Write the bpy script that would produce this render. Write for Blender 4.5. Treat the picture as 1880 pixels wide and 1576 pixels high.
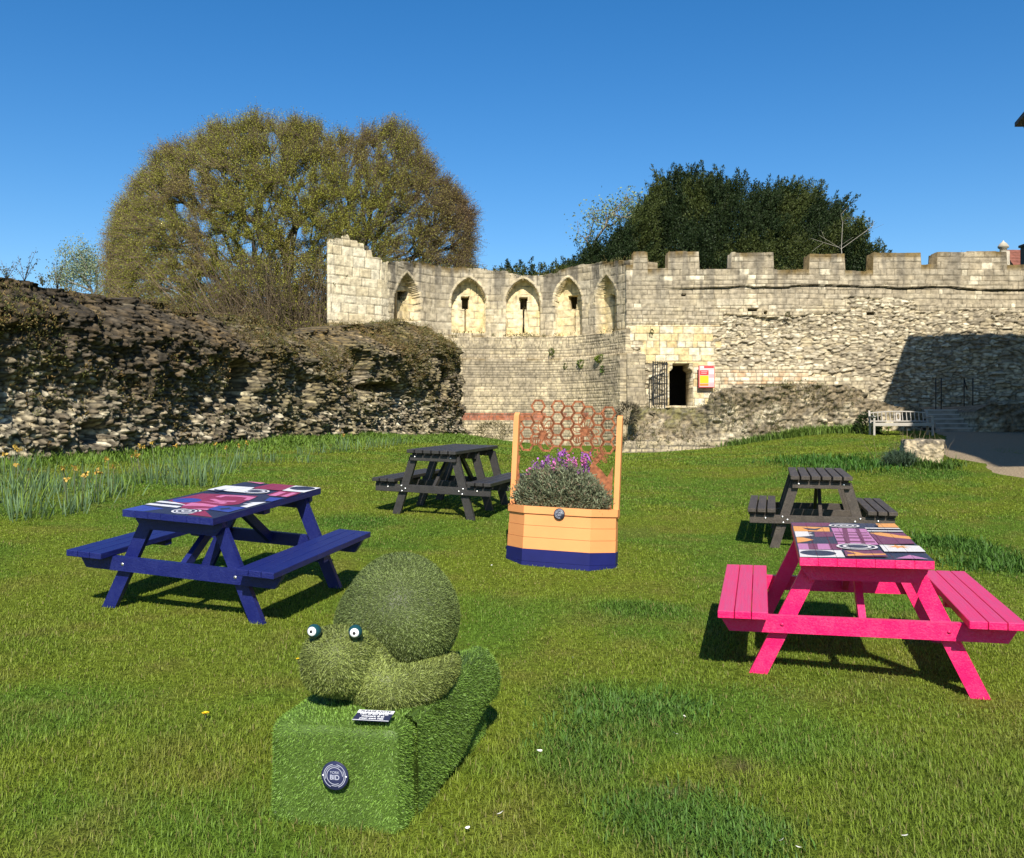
import bpy, math, random
import numpy as np
from mathutils import Matrix, Vector

# ------------------------------------------------------------------ camera, sky, sun, exposure
S = bpy.context.scene
for _o in list(bpy.data.objects):
    bpy.data.objects.remove(_o)
FPX, CX, CY, CAMZ = 1700.0, 940.0, 788.0, 1.6
cam = bpy.data.cameras.new('camera')
camo = bpy.data.objects.new('camera', cam)
S.collection.objects.link(camo)
camo.location = (0, 0, CAMZ)
camo.rotation_euler = (math.radians(90), 0, 0)
cam.sensor_width = 36
cam.lens = FPX / 1880 * 36
cam.clip_start = 0.05
cam.clip_end = 6000
S.camera = camo

SUN_EL = 41.0
SX, SY = 0.06, -1.0                      # horizontal direction towards the sun
w = bpy.data.worlds.new('World')
S.world = w
w.use_nodes = True
nt = w.node_tree
bg = nt.nodes['Background']
sky = nt.nodes.new('ShaderNodeTexSky')
sky.sky_type = 'NISHITA'
sky.sun_disc = False
sky.sun_elevation = math.radians(SUN_EL)
sky.sun_rotation = math.atan2(SX, SY)
sky.altitude = 0
sky.air_density = 1.0
sky.dust_density = 0.3
sky.ozone_density = 3.0
hs = nt.nodes.new('ShaderNodeHueSaturation')
hs.inputs['Saturation'].default_value = 1.36
hs.inputs['Hue'].default_value = 0.503
nt.links.new(sky.outputs[0], hs.inputs['Color'])
nt.links.new(hs.outputs[0], bg.inputs[0])
bg.inputs[1].default_value = 0.098
sl = bpy.data.lights.new('sun', 'SUN')
sl.energy = 5.0
sl.angle = math.radians(0.5)
sl.color = (1.0, 0.93, 0.82)
slo = bpy.data.objects.new('sun', sl)
S.collection.objects.link(slo)
_h = math.hypot(SX, SY)
_c = math.cos(math.radians(SUN_EL))
tosun = Vector((SX / _h * _c, SY / _h * _c, math.sin(math.radians(SUN_EL))))
slo.rotation_euler = tosun.to_track_quat('Z', 'Y').to_euler()
slo.location = (0, -5, 20)
S.view_settings.view_transform = 'Standard'
S.view_settings.look = 'None'
S.view_settings.gamma = 1
S.view_settings.exposure = 0.55

rng = np.random.default_rng(7)
random.seed(7)

# ------------------------------------------------------------------ numpy helpers
def hsh(*a):
    h = np.zeros(np.broadcast(*[np.asarray(q) for q in a]).shape, dtype=np.uint64)
    for k, q in enumerate(a):
        q = np.asarray(q).astype(np.int64).astype(np.uint64)
        h = h ^ (q * np.uint64([0x9E3779B97F4A7C15, 0xC2B2AE3D27D4EB4F, 0x165667B19E3779F9, 0x27D4EB2F165667C5][k % 4]))
        h ^= h >> np.uint64(29)
        h = h * np.uint64(0xBF58476D1CE4E5B9)
        h ^= h >> np.uint64(32)
    return (h & np.uint64(0xFFFFFF)).astype(np.float64) / float(0xFFFFFF)

def vn(x, y, s=0):
    xi = np.floor(x); yi = np.floor(y)
    fx = x - xi; fy = y - yi
    fx = fx * fx * (3 - 2 * fx); fy = fy * fy * (3 - 2 * fy)
    a = hsh(xi, yi, s); b = hsh(xi + 1, yi, s); c = hsh(xi, yi + 1, s); d = hsh(xi + 1, yi + 1, s)
    return (a * (1 - fx) + b * fx) * (1 - fy) + (c * (1 - fx) + d * fx) * fy

def fbm(x, y, s=0, o=4):
    r = 0; a = 1; t = 0
    for k in range(o):
        r = r + a * vn(x * 2 ** k + 17.3 * k, y * 2 ** k - 9.1 * k, s + k)
        t += a; a *= .5
    return r / t

def sst(a, b, x):
    t = np.clip((x - a) / (b - a), 0, 1)
    return t * t * (3 - 2 * t)

def PX(x, y, z):
    return CX + FPX * x / y, CY - FPX * (z - CAMZ) / y

def W(px, py, D):
    return Vector(((px - CX) / FPX * D, D, CAMZ + (CY - py) / FPX * D))

# ------------------------------------------------------------------ materials
def mat(name, col=(.5, .5, .5), rough=.7, attr=False, noise=0, nscale=8, bump=0, bscale=40, spec=.3, trans=0, metal=0, obj_coord=True, bdist=.01):
    m = bpy.data.materials.new(name)
    m.use_nodes = True
    n = m.node_tree.nodes; l = m.node_tree.links
    b = n['Principled BSDF']
    b.inputs['Roughness'].default_value = rough
    b.inputs['Specular IOR Level'].default_value = spec
    b.inputs['Metallic'].default_value = metal
    src = None
    if attr:
        a = n.new('ShaderNodeAttribute'); a.attribute_name = 'Col'
        src = a.outputs['Color']
    else:
        r = n.new('ShaderNodeRGB'); r.outputs[0].default_value = (*col, 1)
        src = r.outputs[0]
    tc = n.new('ShaderNodeTexCoord')
    if noise:
        no = n.new('ShaderNodeTexNoise'); no.inputs['Scale'].default_value = nscale; no.inputs['Detail'].default_value = 6
        l.new(tc.outputs['Object'], no.inputs['Vector'])
        mr = n.new('ShaderNodeMapRange'); mr.inputs[1].default_value = .3; mr.inputs[2].default_value = .7
        mr.inputs[3].default_value = 1 - noise; mr.inputs[4].default_value = 1 + noise
        l.new(no.outputs['Fac'], mr.inputs[0])
        mx = n.new('ShaderNodeVectorMath'); mx.operation = 'SCALE'
        l.new(src, mx.inputs[0]); l.new(mr.outputs[0], mx.inputs['Scale'])
        src = mx.outputs[0]
    l.new(src, b.inputs['Base Color'])
    if bump:
        nb = n.new('ShaderNodeTexNoise'); nb.inputs['Scale'].default_value = bscale; nb.inputs['Detail'].default_value = 5
        l.new(tc.outputs['Object'], nb.inputs['Vector'])
        bp = n.new('ShaderNodeBump'); bp.inputs['Strength'].default_value = bump; bp.inputs['Distance'].default_value = bdist
        l.new(nb.outputs['Fac'], bp.inputs['Height']); l.new(bp.outputs[0], b.inputs['Normal'])
    if trans:
        t = n.new('ShaderNodeBsdfTranslucent'); l.new(src, t.inputs['Color'])
        ms = n.new('ShaderNodeMixShader'); ms.inputs[0].default_value = trans
        l.new(b.outputs[0], ms.inputs[1]); l.new(t.outputs[0], ms.inputs[2])
        l.new(ms.outputs[0], n['Material Output'].inputs[0])
    return m

def wood(name, col, wear, rough=.45, dist=.03, amt=.5, sc=(30, 1.2, 30), top_sheen=None):
    """painted / stained plank: grain along local Y, scuffs of a paler tone"""
    m = mat(name, col, rough, spec=.4)
    n = m.node_tree.nodes; l = m.node_tree.links
    b = n['Principled BSDF']
    tc = [q for q in n if q.type == 'TEX_COORD'][0]
    mp = n.new('ShaderNodeMapping'); mp.inputs['Scale'].default_value = sc
    l.new(tc.outputs['Object'], mp.inputs['Vector'])
    g = n.new('ShaderNodeTexNoise'); g.inputs['Scale'].default_value = 3; g.inputs['Detail'].default_value = 8; g.inputs['Roughness'].default_value = .65
    l.new(mp.outputs[0], g.inputs['Vector'])
    s = n.new('ShaderNodeTexNoise'); s.inputs['Scale'].default_value = 9; s.inputs['Detail'].default_value = 8; s.inputs['Roughness'].default_value = .7
    l.new(tc.outputs['Object'], s.inputs['Vector'])
    mu = n.new('ShaderNodeMath'); mu.operation = 'MULTIPLY'
    l.new(g.outputs['Fac'], mu.inputs[0]); l.new(s.outputs['Fac'], mu.inputs[1])
    r = n.new('ShaderNodeMapRange'); r.inputs[1].default_value = .2; r.inputs[2].default_value = .42; r.inputs[3].default_value = 0; r.inputs[4].default_value = amt
    l.new(mu.outputs[0], r.inputs[0])
    mx = n.new('ShaderNodeMix'); mx.data_type = 'RGBA'
    mx.inputs[6].default_value = (*col, 1); mx.inputs[7].default_value = (*wear, 1)
    l.new(r.outputs[0], mx.inputs[0]); l.new(mx.outputs[2], b.inputs['Base Color'])
    if top_sheen:     # upward faces paler: sky sheen and sun painted in, with some fading
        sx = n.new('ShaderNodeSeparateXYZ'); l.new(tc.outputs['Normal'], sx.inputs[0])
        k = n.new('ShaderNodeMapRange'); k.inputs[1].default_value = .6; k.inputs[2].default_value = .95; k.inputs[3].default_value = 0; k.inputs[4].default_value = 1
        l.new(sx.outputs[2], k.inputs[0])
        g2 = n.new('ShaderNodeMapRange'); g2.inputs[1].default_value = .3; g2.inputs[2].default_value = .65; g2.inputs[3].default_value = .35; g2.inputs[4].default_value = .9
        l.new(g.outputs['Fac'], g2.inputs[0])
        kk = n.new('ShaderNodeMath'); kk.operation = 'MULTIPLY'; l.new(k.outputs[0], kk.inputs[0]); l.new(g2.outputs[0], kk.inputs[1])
        m2 = n.new('ShaderNodeMix'); m2.data_type = 'RGBA'; m2.inputs[7].default_value = (*top_sheen, 1)
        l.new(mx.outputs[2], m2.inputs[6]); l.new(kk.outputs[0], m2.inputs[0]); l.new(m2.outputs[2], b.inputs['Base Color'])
    bp = n.new('ShaderNodeBump'); bp.inputs['Strength'].default_value = .7; bp.inputs['Distance'].default_value = .006
    l.new(g.outputs['Fac'], bp.inputs['Height']); l.new(bp.outputs[0], b.inputs['Normal'])
    return m

M_STONE = mat('weathered_stone', attr=True, rough=.95, noise=.38, nscale=5.0, bump=.6, bscale=14, spec=.1, bdist=.03)
M_RUIN = mat('ruined_rubble', attr=True, rough=.95, noise=.45, nscale=9.0, bump=.8, bscale=22, spec=.1, bdist=.03)
M_LEAF = mat('leaf', attr=True, rough=.6, spec=.25, trans=.25)
M_GRASS = mat('grass_blade', attr=True, rough=.55, spec=.25, trans=.3)
M_TURF = mat('artificial_turf', attr=True, rough=.5, spec=.35, trans=.15)
M_BARK = mat('bark', (.11, .085, .06), .9, noise=.4, nscale=2)
M_GROUNDTEX = None

# ------------------------------------------------------------------ object helpers
def tag(o, label=None, cat=None, group=None, kind=None):
    if label: o['label'] = label
    if cat: o['category'] = cat
    if group: o['group'] = group
    if kind: o['kind'] = kind
    return o

def link(name, me, m, parent=None):
    o = bpy.data.objects.new(name, me)
    S.collection.objects.link(o)
    if m is not None:
        for q in (m if isinstance(m, (list, tuple)) else [m]):
            me.materials.append(q)
    if parent is not None: o.parent = parent
    return o

def empty(name, loc=(0, 0, 0), rz=0, mtx=None):
    o = bpy.data.objects.new(name, None)
    o.empty_display_size = .2
    S.collection.objects.link(o)
    if mtx is not None: o.matrix_world = mtx
    else:
        o.location = loc; o.rotation_euler = (0, 0, rz)
    return o

def npmesh(name, V, Q=None, T=None, col=None, smooth=False, mi=None):
    me = bpy.data.meshes.new(name)
    V = np.asarray(V, dtype=np.float32).reshape(-1, 3)
    Q = np.zeros((0, 4), int) if Q is None else np.asarray(Q).reshape(-1, 4)
    T = np.zeros((0, 3), int) if T is None else np.asarray(T).reshape(-1, 3)
    me.vertices.add(len(V)); me.vertices.foreach_set('co', V.ravel())
    nl = len(Q) * 4 + len(T) * 3
    me.loops.add(nl)
    me.loops.foreach_set('vertex_index', np.concatenate([Q.ravel(), T.ravel()]).astype(np.int32))
    me.polygons.add(len(Q) + len(T))
    st = np.concatenate([np.arange(len(Q)) * 4, len(Q) * 4 + np.arange(len(T)) * 3]).astype(np.int32)
    me.polygons.foreach_set('loop_start', st)
    if smooth: me.polygons.foreach_set('use_smooth', np.ones(len(Q) + len(T), bool))
    if mi is not None: me.polygons.foreach_set('material_index', np.asarray(mi, dtype=np.int32))
    me.update(calc_edges=True)
    me.validate()
    if col is not None:
        a = me.attributes.new('Col', 'FLOAT_COLOR', 'POINT')
        c = np.ones((len(V), 4), np.float32); c[:, :3] = col
        a.data.foreach_set('color', c.ravel())
    return me

class MB:
    """collects boxes, prisms, tubes and lathes into one mesh"""
    def __init__(s): s.v = []; s.f = []; s.mi = []; s.sm = []
    def add(s, V, F, mi=0, sm=False):
        n = len(s.v); s.v += [tuple(v) for v in V]
        for f in F:
            s.f.append([i + n for i in f]); s.mi.append(mi); s.sm.append(sm)
    def box(s, c, d, rot=None, bev=0.0, mi=0):
        x, y, z = d[0] / 2, d[1] / 2, d[2] / 2
        b = min(bev, x * .9, y * .9, z * .9)
        if b <= 0:
            V = [Vector((i * x, j * y, k * z)) for i in (-1, 1) for j in (-1, 1) for k in (-1, 1)]
            F = [(0, 1, 3, 2), (4, 6, 7, 5), (0, 4, 5, 1), (2, 3, 7, 6), (0, 2, 6, 4), (1, 5, 7, 3)]
        else:
            V = []; idx = {}
            for i in (-1, 1):
                for j in (-1, 1):
                    for k in (-1, 1):
                        idx[i, j, k] = len(V)
                        V += [Vector((i * x, j * (y - b), k * (z - b))), Vector((i * (x - b), j * y, k * (z - b))), Vector((i * (x - b), j * (y - b), k * z))]
            F = []
            for i in (-1, 1):
                F.append([idx[i, -1, -1], idx[i, 1, -1], idx[i, 1, 1], idx[i, -1, 1]])
                F.append([idx[-1, i, -1] + 1, idx[1, i, -1] + 1, idx[1, i, 1] + 1, idx[-1, i, 1] + 1])
                F.append([idx[-1, -1, i] + 2, idx[1, -1, i] + 2, idx[1, 1, i] + 2, idx[-1, 1, i] + 2])
                for j in (-1, 1):
                    F.append([idx[i, j, -1], idx[i, j, 1], idx[i, j, 1] + 1, idx[i, j, -1] + 1])
                    F.append([idx[i, -1, j], idx[i, 1, j], idx[i, 1, j] + 2, idx[i, -1, j] + 2])
                    F.append([idx[-1, i, j] + 1, idx[1, i, j] + 1, idx[1, i, j] + 2, idx[-1, i, j] + 2])
                    for k in (-1, 1):
                        F.append([idx[i, j, k], idx[i, j, k] + 1, idx[i, j, k] + 2])
        R = rot if rot is not None else Matrix.Identity(3)
        c = Vector(c)
        s.add([R @ v + c for v in V], F, mi)
        return s
    def bar(s, a, b, wx, wy, side=None, bev=0.0, mi=0):
        """plank from a to b; wx across `side`, wy across the other axis"""
        a = Vector(a); b = Vector(b); d = (b - a)
        L = d.length; d.normalize()
        sd = Vector(side) if side is not None else Vector((0, 1, 0))
        y = (sd - sd.dot(d) * d).normalized(); x = y.cross(d)
        R = Matrix((x, y, d)).transposed()
        return s.box((a + b) / 2, (wx, wy, L), R, bev, mi)
    def prism(s, poly, a0, a1, axis='y', mi=0):
        """2-D polygon extruded along an axis"""
        n = len(poly)
        def P(p, t):
            return {'y': (p[0], t, p[1]), 'z': (p[0], p[1], t), 'x': (t, p[0], p[1])}[axis]
        V = [P(p, a0) for p in poly] + [P(p, a1) for p in poly]
        F = [list(range(n)), list(range(2 * n - 1, n - 1, -1))] + [[i, (i + 1) % n, n + (i + 1) % n, n + i] for i in range(n)]
        s.add(V, F, mi); return s
    def tube(s, pts, rad, seg=6, mi=0, sm=True):
        pts = [Vector(p) for p in pts]
        if not hasattr(rad, '__len__'): rad = [rad] * len(pts)
        V = []; up = Vector((.13, .21, .97))
        for i, p in enumerate(pts):
            d = (pts[min(i + 1, len(pts) - 1)] - pts[max(i - 1, 0)]).normalized()
            x = d.cross(up)
            if x.length < .1: x = d.cross(Vector((1, 0, 0)))
            x.normalize(); y = d.cross(x)
            for k in range(seg):
                t = 2 * math.pi * k / seg
                V.append(p + (x * math.cos(t) + y * math.sin(t)) * rad[i])
        F = []
        for i in range(len(pts) - 1):
            for k in range(seg):
                F.append([i * seg + k, i * seg + (k + 1) % seg, (i + 1) * seg + (k + 1) % seg, (i + 1) * seg + k])
        F.append(list(range(seg))[::-1]); F.append([(len(pts) - 1) * seg + k for k in range(seg)])
        s.add(V, F, mi, sm); return s
    def lathe(s, prof, c=(0, 0, 0), seg=24, R=None, mi=0, sm=True):
        R = R if R is not None else Matrix.Identity(3); c = Vector(c)
        V = []; n = len(prof)
        for r, z in prof:
            for k in range(seg):
                t = 2 * math.pi * k / seg
                V.append(R @ Vector((r * math.cos(t), r * math.sin(t), z)) + c)
        F = [[i * seg + k, i * seg + (k + 1) % seg, (i + 1) * seg + (k + 1) % seg, (i + 1) * seg + k] for i in range(n - 1) for k in range(seg)]
        F.append(list(range(seg))[::-1]); F.append([(n - 1) * seg + k for k in range(seg)])
        s.add(V, F, mi, sm); return s
    def build(s, name, m, parent=None):
        me = bpy.data.meshes.new(name)
        me.from_pydata(s.v, [], s.f)
        me.polygons.foreach_set('material_index', s.mi)
        me.polygons.foreach_set('use_smooth', s.sm)
        me.update()
        return link(name, me, m, parent)

def text_mesh(name, body, size, m, parent, mtx, ext=.0004, space=1.0, bold=0.0):
    cu = bpy.data.curves.new(name, 'FONT')
    cu.body = body; cu.size = size; cu.align_x = 'CENTER'; cu.align_y = 'CENTER'; cu.extrude = ext; cu.offset = bold
    cu.space_line = space
    t = bpy.data.objects.new(name, cu); S.collection.objects.link(t)
    dg = bpy.context.evaluated_depsgraph_get()
    me = bpy.data.meshes.new_from_object(t.evaluated_get(dg))
    bpy.data.objects.remove(t); bpy.data.curves.remove(cu)
    me.transform(mtx)
    me.materials.clear()
    return link(name, me, m, parent)

def blades(P, N, H, WD, lean, col, seed=0, curl=.5, down=None, tipcol=1.12):
    """tapered grass blades (a quad and a tip triangle each): arrays of verts, quads, tris, colours"""
    r = np.random.default_rng(seed + 7919)
    n = len(P)
    th = r.uniform(0, 2 * np.pi, n)
    t1 = np.cross(N, np.array([.31, .17, .93])); t1 /= np.linalg.norm(t1, axis=1)[:, None] + 1e-9
    t2 = np.cross(N, t1)
    sd = t1 * np.cos(th)[:, None] + t2 * np.sin(th)[:, None]
    fw = -t1 * np.sin(th)[:, None] + t2 * np.cos(th)[:, None]
    ln = lean * r.uniform(.2, 1.6, n)
    d1 = N + fw * (ln * .5)[:, None]; d1 /= np.linalg.norm(d1, axis=1)[:, None]
    d2 = N * (1 - curl * .5) + fw * (ln * 1.6)[:, None]
    if down is not None: d2 = d2 + down
    d2 /= np.linalg.norm(d2, axis=1)[:, None]
    H = np.broadcast_to(H, n)[:, None]; WD = np.broadcast_to(WD, n)[:, None]
    A = P - sd * WD * .5; B = P + sd * WD * .5
    m = P + d1 * H * .55
    C = m - sd * WD * .4; D = m + sd * WD * .4
    E_ = m + d2 * H * .5
    V = np.stack([A, B, D, C, E_], 1).reshape(-1, 3)
    i = np.arange(n)[:, None] * 5
    Q = i + np.array([[0, 1, 2, 3]]); T = i + np.array([[3, 2, 4]])
    c = np.repeat(col[:, None, :], 5, 1)
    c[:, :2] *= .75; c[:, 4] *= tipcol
    return V, Q, T, c.reshape(-1, 3)

# ------------------------------------------------------------------ terrain
CP = np.array([(0, 0, .02), (-3, 0, .12), (3, 0, -.1), (-12, 0, .5), (12, 0, -.3), (-1, 3.3, .165), (-4, 5, .33), (6, 4, .0), (4, 3.3, -.02),
 (2.14, 5.82, .165), (-2.12, 6.95, .345), (3.38, 10.24, .375), (-.72, 11.41, .62), (.75, 8.4, .34), (5.8, 8, .12), (6.5, 11, .36), (8.5, 12, .4),
 (-5.5, 9.7, .68), (-8.6, 15.5, 1.02), (-7.36, 19.6, 1.12), (-5.28, 26.4, 1.36), (-3.5, 32, 1.3), (-2.07, 37, 1.25), (-4, 18, 1.0), (-3, 24, 1.15), (-11, 11, 1.0), (-15, 15, 1.3),
 (0, 16, .74), (2, 20, .80), (4, 15, .52), (5, 24, .88), (0, 28, 1.0), (-1, 40, .9), (3.8, 32, .76), (7.3, 32, 1.0), (10, 31, 1.42), (12, 31, 1.5), (12.5, 29.6, 1.40),
 (7.5, 26, 1.03), (9.6, 25, 1.12), (8.6, 18.5, .95), (8.57, 15.5, .7), (14, 22, 1.1), (18, 30, 1.45), (18, 39, 1.6), (14, 14, .6), (26, 20, 1.2), (26, 40, 1.6), (-20, 30, 1.4), (-10, 45, 1.2), (5, 45, 1.0)], float)
def _tps(r): return r * r * np.log(r + 1e-9)
_n = len(CP)
_K = _tps(np.hypot(CP[:, None, 0] - CP[None, :, 0], CP[:, None, 1] - CP[None, :, 1])) + np.eye(_n) * .3
_Pm = np.c_[np.ones(_n), CP[:, :2]]
_Am = np.block([[_K, _Pm], [_Pm.T, np.zeros((3, 3))]])
_Wt = np.linalg.solve(_Am, np.r_[CP[:, 2], 0, 0, 0])
def gz(x, y):
    x = np.asarray(x, float); y = np.asarray(y, float)
    sh = x.shape; x = x.ravel(); y = y.ravel()
    xc = np.clip(x, -24, 28); yc = np.clip(y, -6, 48)
    out = np.zeros(len(x))
    for s in range(0, len(x), 50000):
        a = xc[s:s + 50000]; b = yc[s:s + 50000]
        K = _tps(np.hypot(a[:, None] - CP[None, :, 0], b[:, None] - CP[None, :, 1]))
        out[s:s + 50000] = K @ _Wt[:_n] + _Wt[_n] + _Wt[_n + 1] * a + _Wt[_n + 2] * b
    out += (fbm(x * .7, y * .7, 5, 3) - .5) * .05
    return out.reshape(sh)
def gz1(x, y): return float(gz(np.array([x]), np.array([y]))[0])

def ground_hit(px, py):
    """distance at which a photo ray meets the lawn"""
    D = np.linspace(2.5, 45, 1700)
    zr = CAMZ + (CY - py) / FPX * D
    g = gz((px - CX) / FPX * D, D)
    k = np.argmax(zr < g)
    return D[k] if (zr < g).any() else 40.

# lawn tone: large soft patches of olive, lush green and worn straw
LUSH = [(1130, 1310, .45, .16), (1290, 1520, .40, .3), (1760, 1010, .8, .35), (1850, 1040, .7, .35), (1530, 850, 1.6, .5), (1180, 1120, .35, .2),  (1700, 870, 1.0, .5), (330, 930, .8, .4), (660, 960, .5, .4), (1050, 1400, .35, .2)]
BARE = [(1240, 1458, .10), (1345, 1407, .09), (1745, 1450, .06), (905, 1510, .05)]
_lu = []
for a, b, r1, s1 in LUSH:
    D_ = ground_hit(a, b); _lu.append(((a - CX) / FPX * D_, D_, r1, s1))
_ba = []
for a, b, r1 in BARE:
    D_ = ground_hit(a, b); _ba.append(((a - CX) / FPX * D_, D_, r1))
def lush(x, y):
    q = np.zeros_like(x)
    for a, b, r1, s1 in _lu:
        d = np.hypot((x - a), (y - b) * 1.0) / r1
        q = np.maximum(q, (1 - sst(.4, 1.25, d + (fbm(x * 3, y * 3, 31, 3) - .5) * .9)))
    n1 = fbm(x * .55 + 3, y * .55, 11, 4)
    return np.clip(np.maximum(q, sst(.56, .80, n1) * .32), 0, 1)
def bare(x, y):
    q = np.zeros_like(x)
    for a, b, r1 in _ba:
        q = np.maximum(q, 1 - sst(.4, 1.3, np.hypot(x - a, y - b) / r1 + (fbm(x * 9, y * 9, 3, 2) - .5)))
    return q
def lawn_col(x, y):
    n = fbm(x * .9, y * .9, 21, 4)[:, None]; n2 = fbm(x * 4, y * 4, 22, 3)[:, None]
    ol = np.array([.200, .262, .026]); gr = np.array([.138, .238, .026]); lu = np.array([.090, .182, .024]); st = np.array([.24, .21, .05])
    c = ol + (gr - ol) * sst(.42, .68, n)
    c = c + (st - c) * (sst(.5, .8, n2) * .45)
    c = c + (lu - c) * (lush(x, y)[:, None] * .85)
    c = c + (np.array([.14, .10, .05]) - c) * bare(x, y)[:, None] * .8
    return c

PATH_L = [(7.9, 11.0), (8.35, 14.5), (8.85, 17.0), (9.15, 19.5), (9.7, 21.0), (10.6, 23.5), (12.0, 26.0), (13.2, 28.5), (13.6, 29.4), (13.9, 30.6)]
def path_x(y): return np.interp(y, [p[1] for p in PATH_L], [p[0] for p in PATH_L])
def on_path(x, y):
    xx = path_x(y) + (fbm(y * 1.5, x * 0 + 2, 8, 3) - .5) * .5
    q = (y > 9.5) & (y < 31.2) & (x > xx)
    dark = ((x - 13.2) / 2.3) ** 2 + ((y - 20.5) / 2.4) ** 2 < 1      # grass island in the path
    return q & ~dark

# ground sheet
def ground():
    xs = np.concatenate([[-3000, -800, -200, -60], np.arange(-26, 30.01, .25), [60, 200, 800, 3000]])
    ys = np.concatenate([[-3000, -800, -200, -40, -12], np.arange(-6, 50.01, .25), [80, 200, 800, 4000]])
    X, Y = np.meshgrid(xs, ys)
    Z = gz(X, Y)
    far = sst(48, 90, np.hypot(X, Y - 15))
    Z = Z * (1 - far) + .2 * far
    nx, ny = len(xs), len(ys)
    I = np.arange(nx * ny).reshape(ny, nx)
    Q = np.stack([I[:-1, :-1], I[:-1, 1:], I[1:, 1:], I[1:, :-1]], -1).reshape(-1, 4)
    V = np.stack([X, Y, Z], -1).reshape(-1, 3)
    c = lawn_col(V[:, 0], V[:, 1]) * .55
    me = npmesh('lawn', V, Q, col=c, smooth=True)
    o = link('lawn', me, mat('lawn_soil', attr=True, rough=1, noise=.45, nscale=25, bump=.8, bscale=60, spec=.05, bdist=.03))
    tag(o, kind='structure')
    # path sheet
    ys2 = np.arange(9.5, 31.3, .25); us = np.linspace(0, 1, 40)
    V = []
    for y in ys2:
        x0 = path_x(y) + (fbm(np.array([y * 1.5]), np.array([2.]), 8, 3)[0] - .5) * .5
        for u in us: V.append((x0 + u * (25 - x0), y, 0))
    V = np.array(V); V[:, 2] = gz(V[:, 0], V[:, 1]) + .022
    e = np.tile(us, len(ys2)) == 0; V[e, 2] -= .03
    I = np.arange(len(V)).reshape(len(ys2), len(us))
    Q = np.stack([I[:-1, :-1], I[:-1, 1:], I[1:, 1:], I[1:, :-1]], -1).reshape(-1, 4)
    me = npmesh('path', V, Q, smooth=True)
    o = link('path', me, mat('gravel', (.30, .235, .155), 1, noise=.5, nscale=45, bump=1, bscale=70, spec=.1, bdist=.02))
    tag(o, kind='structure')
ground()

# grass blades
EXCL = []      # (x, y, r) spots where blades are cut short or missing
def scatter(n, ymin, ymax, seed, pad=1.12):
    r = np.random.default_rng(seed)
    y = np.sqrt(r.uniform(ymin ** 2, ymax ** 2, n))
    x = r.uniform(-1, 1, n) * (y * .553 * pad + .5)
    return x, y
def wall_left_x(y): return np.interp(y, [5, 11, 15.5, 37], [-12.5, -10.2, -8.6, -2.07])
def grass():
    VV = []; QQ = []; TT = []; CC = []; off = 0
    for (y0, y1, dens, h, wd, seed) in ((2.6, 4.6, 12000, .037, .0030, 1), (4.6, 7.5, 7000, .029, .0037, 2), (7.5, 12, 2900, .024, .0060, 3), (12, 20, 900, .032, .010, 4), (20, 33.5, 330, .038, .019, 5)):
        area = (y1 ** 2 - y0 ** 2) * .553 * 1.12 + (y1 - y0)
        x, y = scatter(int(area * dens), y0, y1, seed)
        lu = lush(x, y); ba = bare(x, y)
        r = np.random.default_rng(seed + 50)
        # clumpy density
        k = r.uniform(0, 1, len(x)) < (.55 + .75 * fbm(x * 6, y * 6, 77, 2)) * (1 - .8 * ba)
        k &= ~on_path(x, y) & (x > wall_left_x(y) - .2)
        inpl = (np.abs((x + .68) + (y - 3.3) * -.2) < .2) & (y > 3.5) & (y < 4.3)
        k &= ~inpl
        x = x[k]; y = y[k]; lu = lu[k]
        P = np.c_[x, y, gz(x, y) - .004]
        N = np.tile([0., 0, 1], (len(x), 1))
        nn = fbm(x * 1.3, y * 1.3, 61, 3)
        hh = h * (.55 + .7 * nn) * r.uniform(.6, 1.35, len(x)) * (1 + .55 * lu)
        c = lawn_col(x, y) * r.uniform(.65, 1.4, len(x))[:, None]
        dry = r.uniform(0, 1, len(x)) < .07
        c[dry] = np.array([.30, .26, .09]) * r.uniform(.6, 1.1, dry.sum())[:, None]
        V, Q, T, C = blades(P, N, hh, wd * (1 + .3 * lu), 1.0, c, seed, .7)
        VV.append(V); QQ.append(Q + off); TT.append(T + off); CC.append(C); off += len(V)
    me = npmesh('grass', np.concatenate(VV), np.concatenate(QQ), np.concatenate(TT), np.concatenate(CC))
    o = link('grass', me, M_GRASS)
    tag(o, 'short sunlit lawn grass with darker lush patches between the tables', 'grass', kind='stuff')
grass()

# ------------------------------------------------------------------ masonry
def ashlar(U, Zv, rh, bw, seed=0):
    """coursed blocks: (random id, metres to the nearest joint)"""
    rows = [-3.0]; k = 0
    r = random.Random(seed)
    while rows[-1] < 16: rows.append(rows[-1] + rh * r.uniform(.72, 1.3))
    rows = np.array(rows)
    zz = Zv + (vn(U * .35, Zv * 0, seed + 9) - .5) * rh * .5
    ri = np.searchsorted(rows, zz) - 1
    dv = np.minimum(zz - rows[ri], rows[ri + 1] - zz)
    wv = bw * (.7 + .7 * hsh(ri, seed))
    u = U / wv + hsh(ri, seed + 1) * 7
    j = np.floor(u)
    bL = j + .5 * (hsh(j, ri, seed + 2) - .5); bR = j + 1 + .5 * (hsh(j + 1, ri, seed + 2) - .5)
    lo = u < bL; hi = u > bR
    j = j - lo + hi
    bL = j + .5 * (hsh(j, ri, seed + 2) - .5); bR = j + 1 + .5 * (hsh(j + 1, ri, seed + 2) - .5)
    du = np.minimum(u - bL, bR - u) * wv
    return hsh(j, ri, seed + 5), np.minimum(du, dv)

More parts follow.
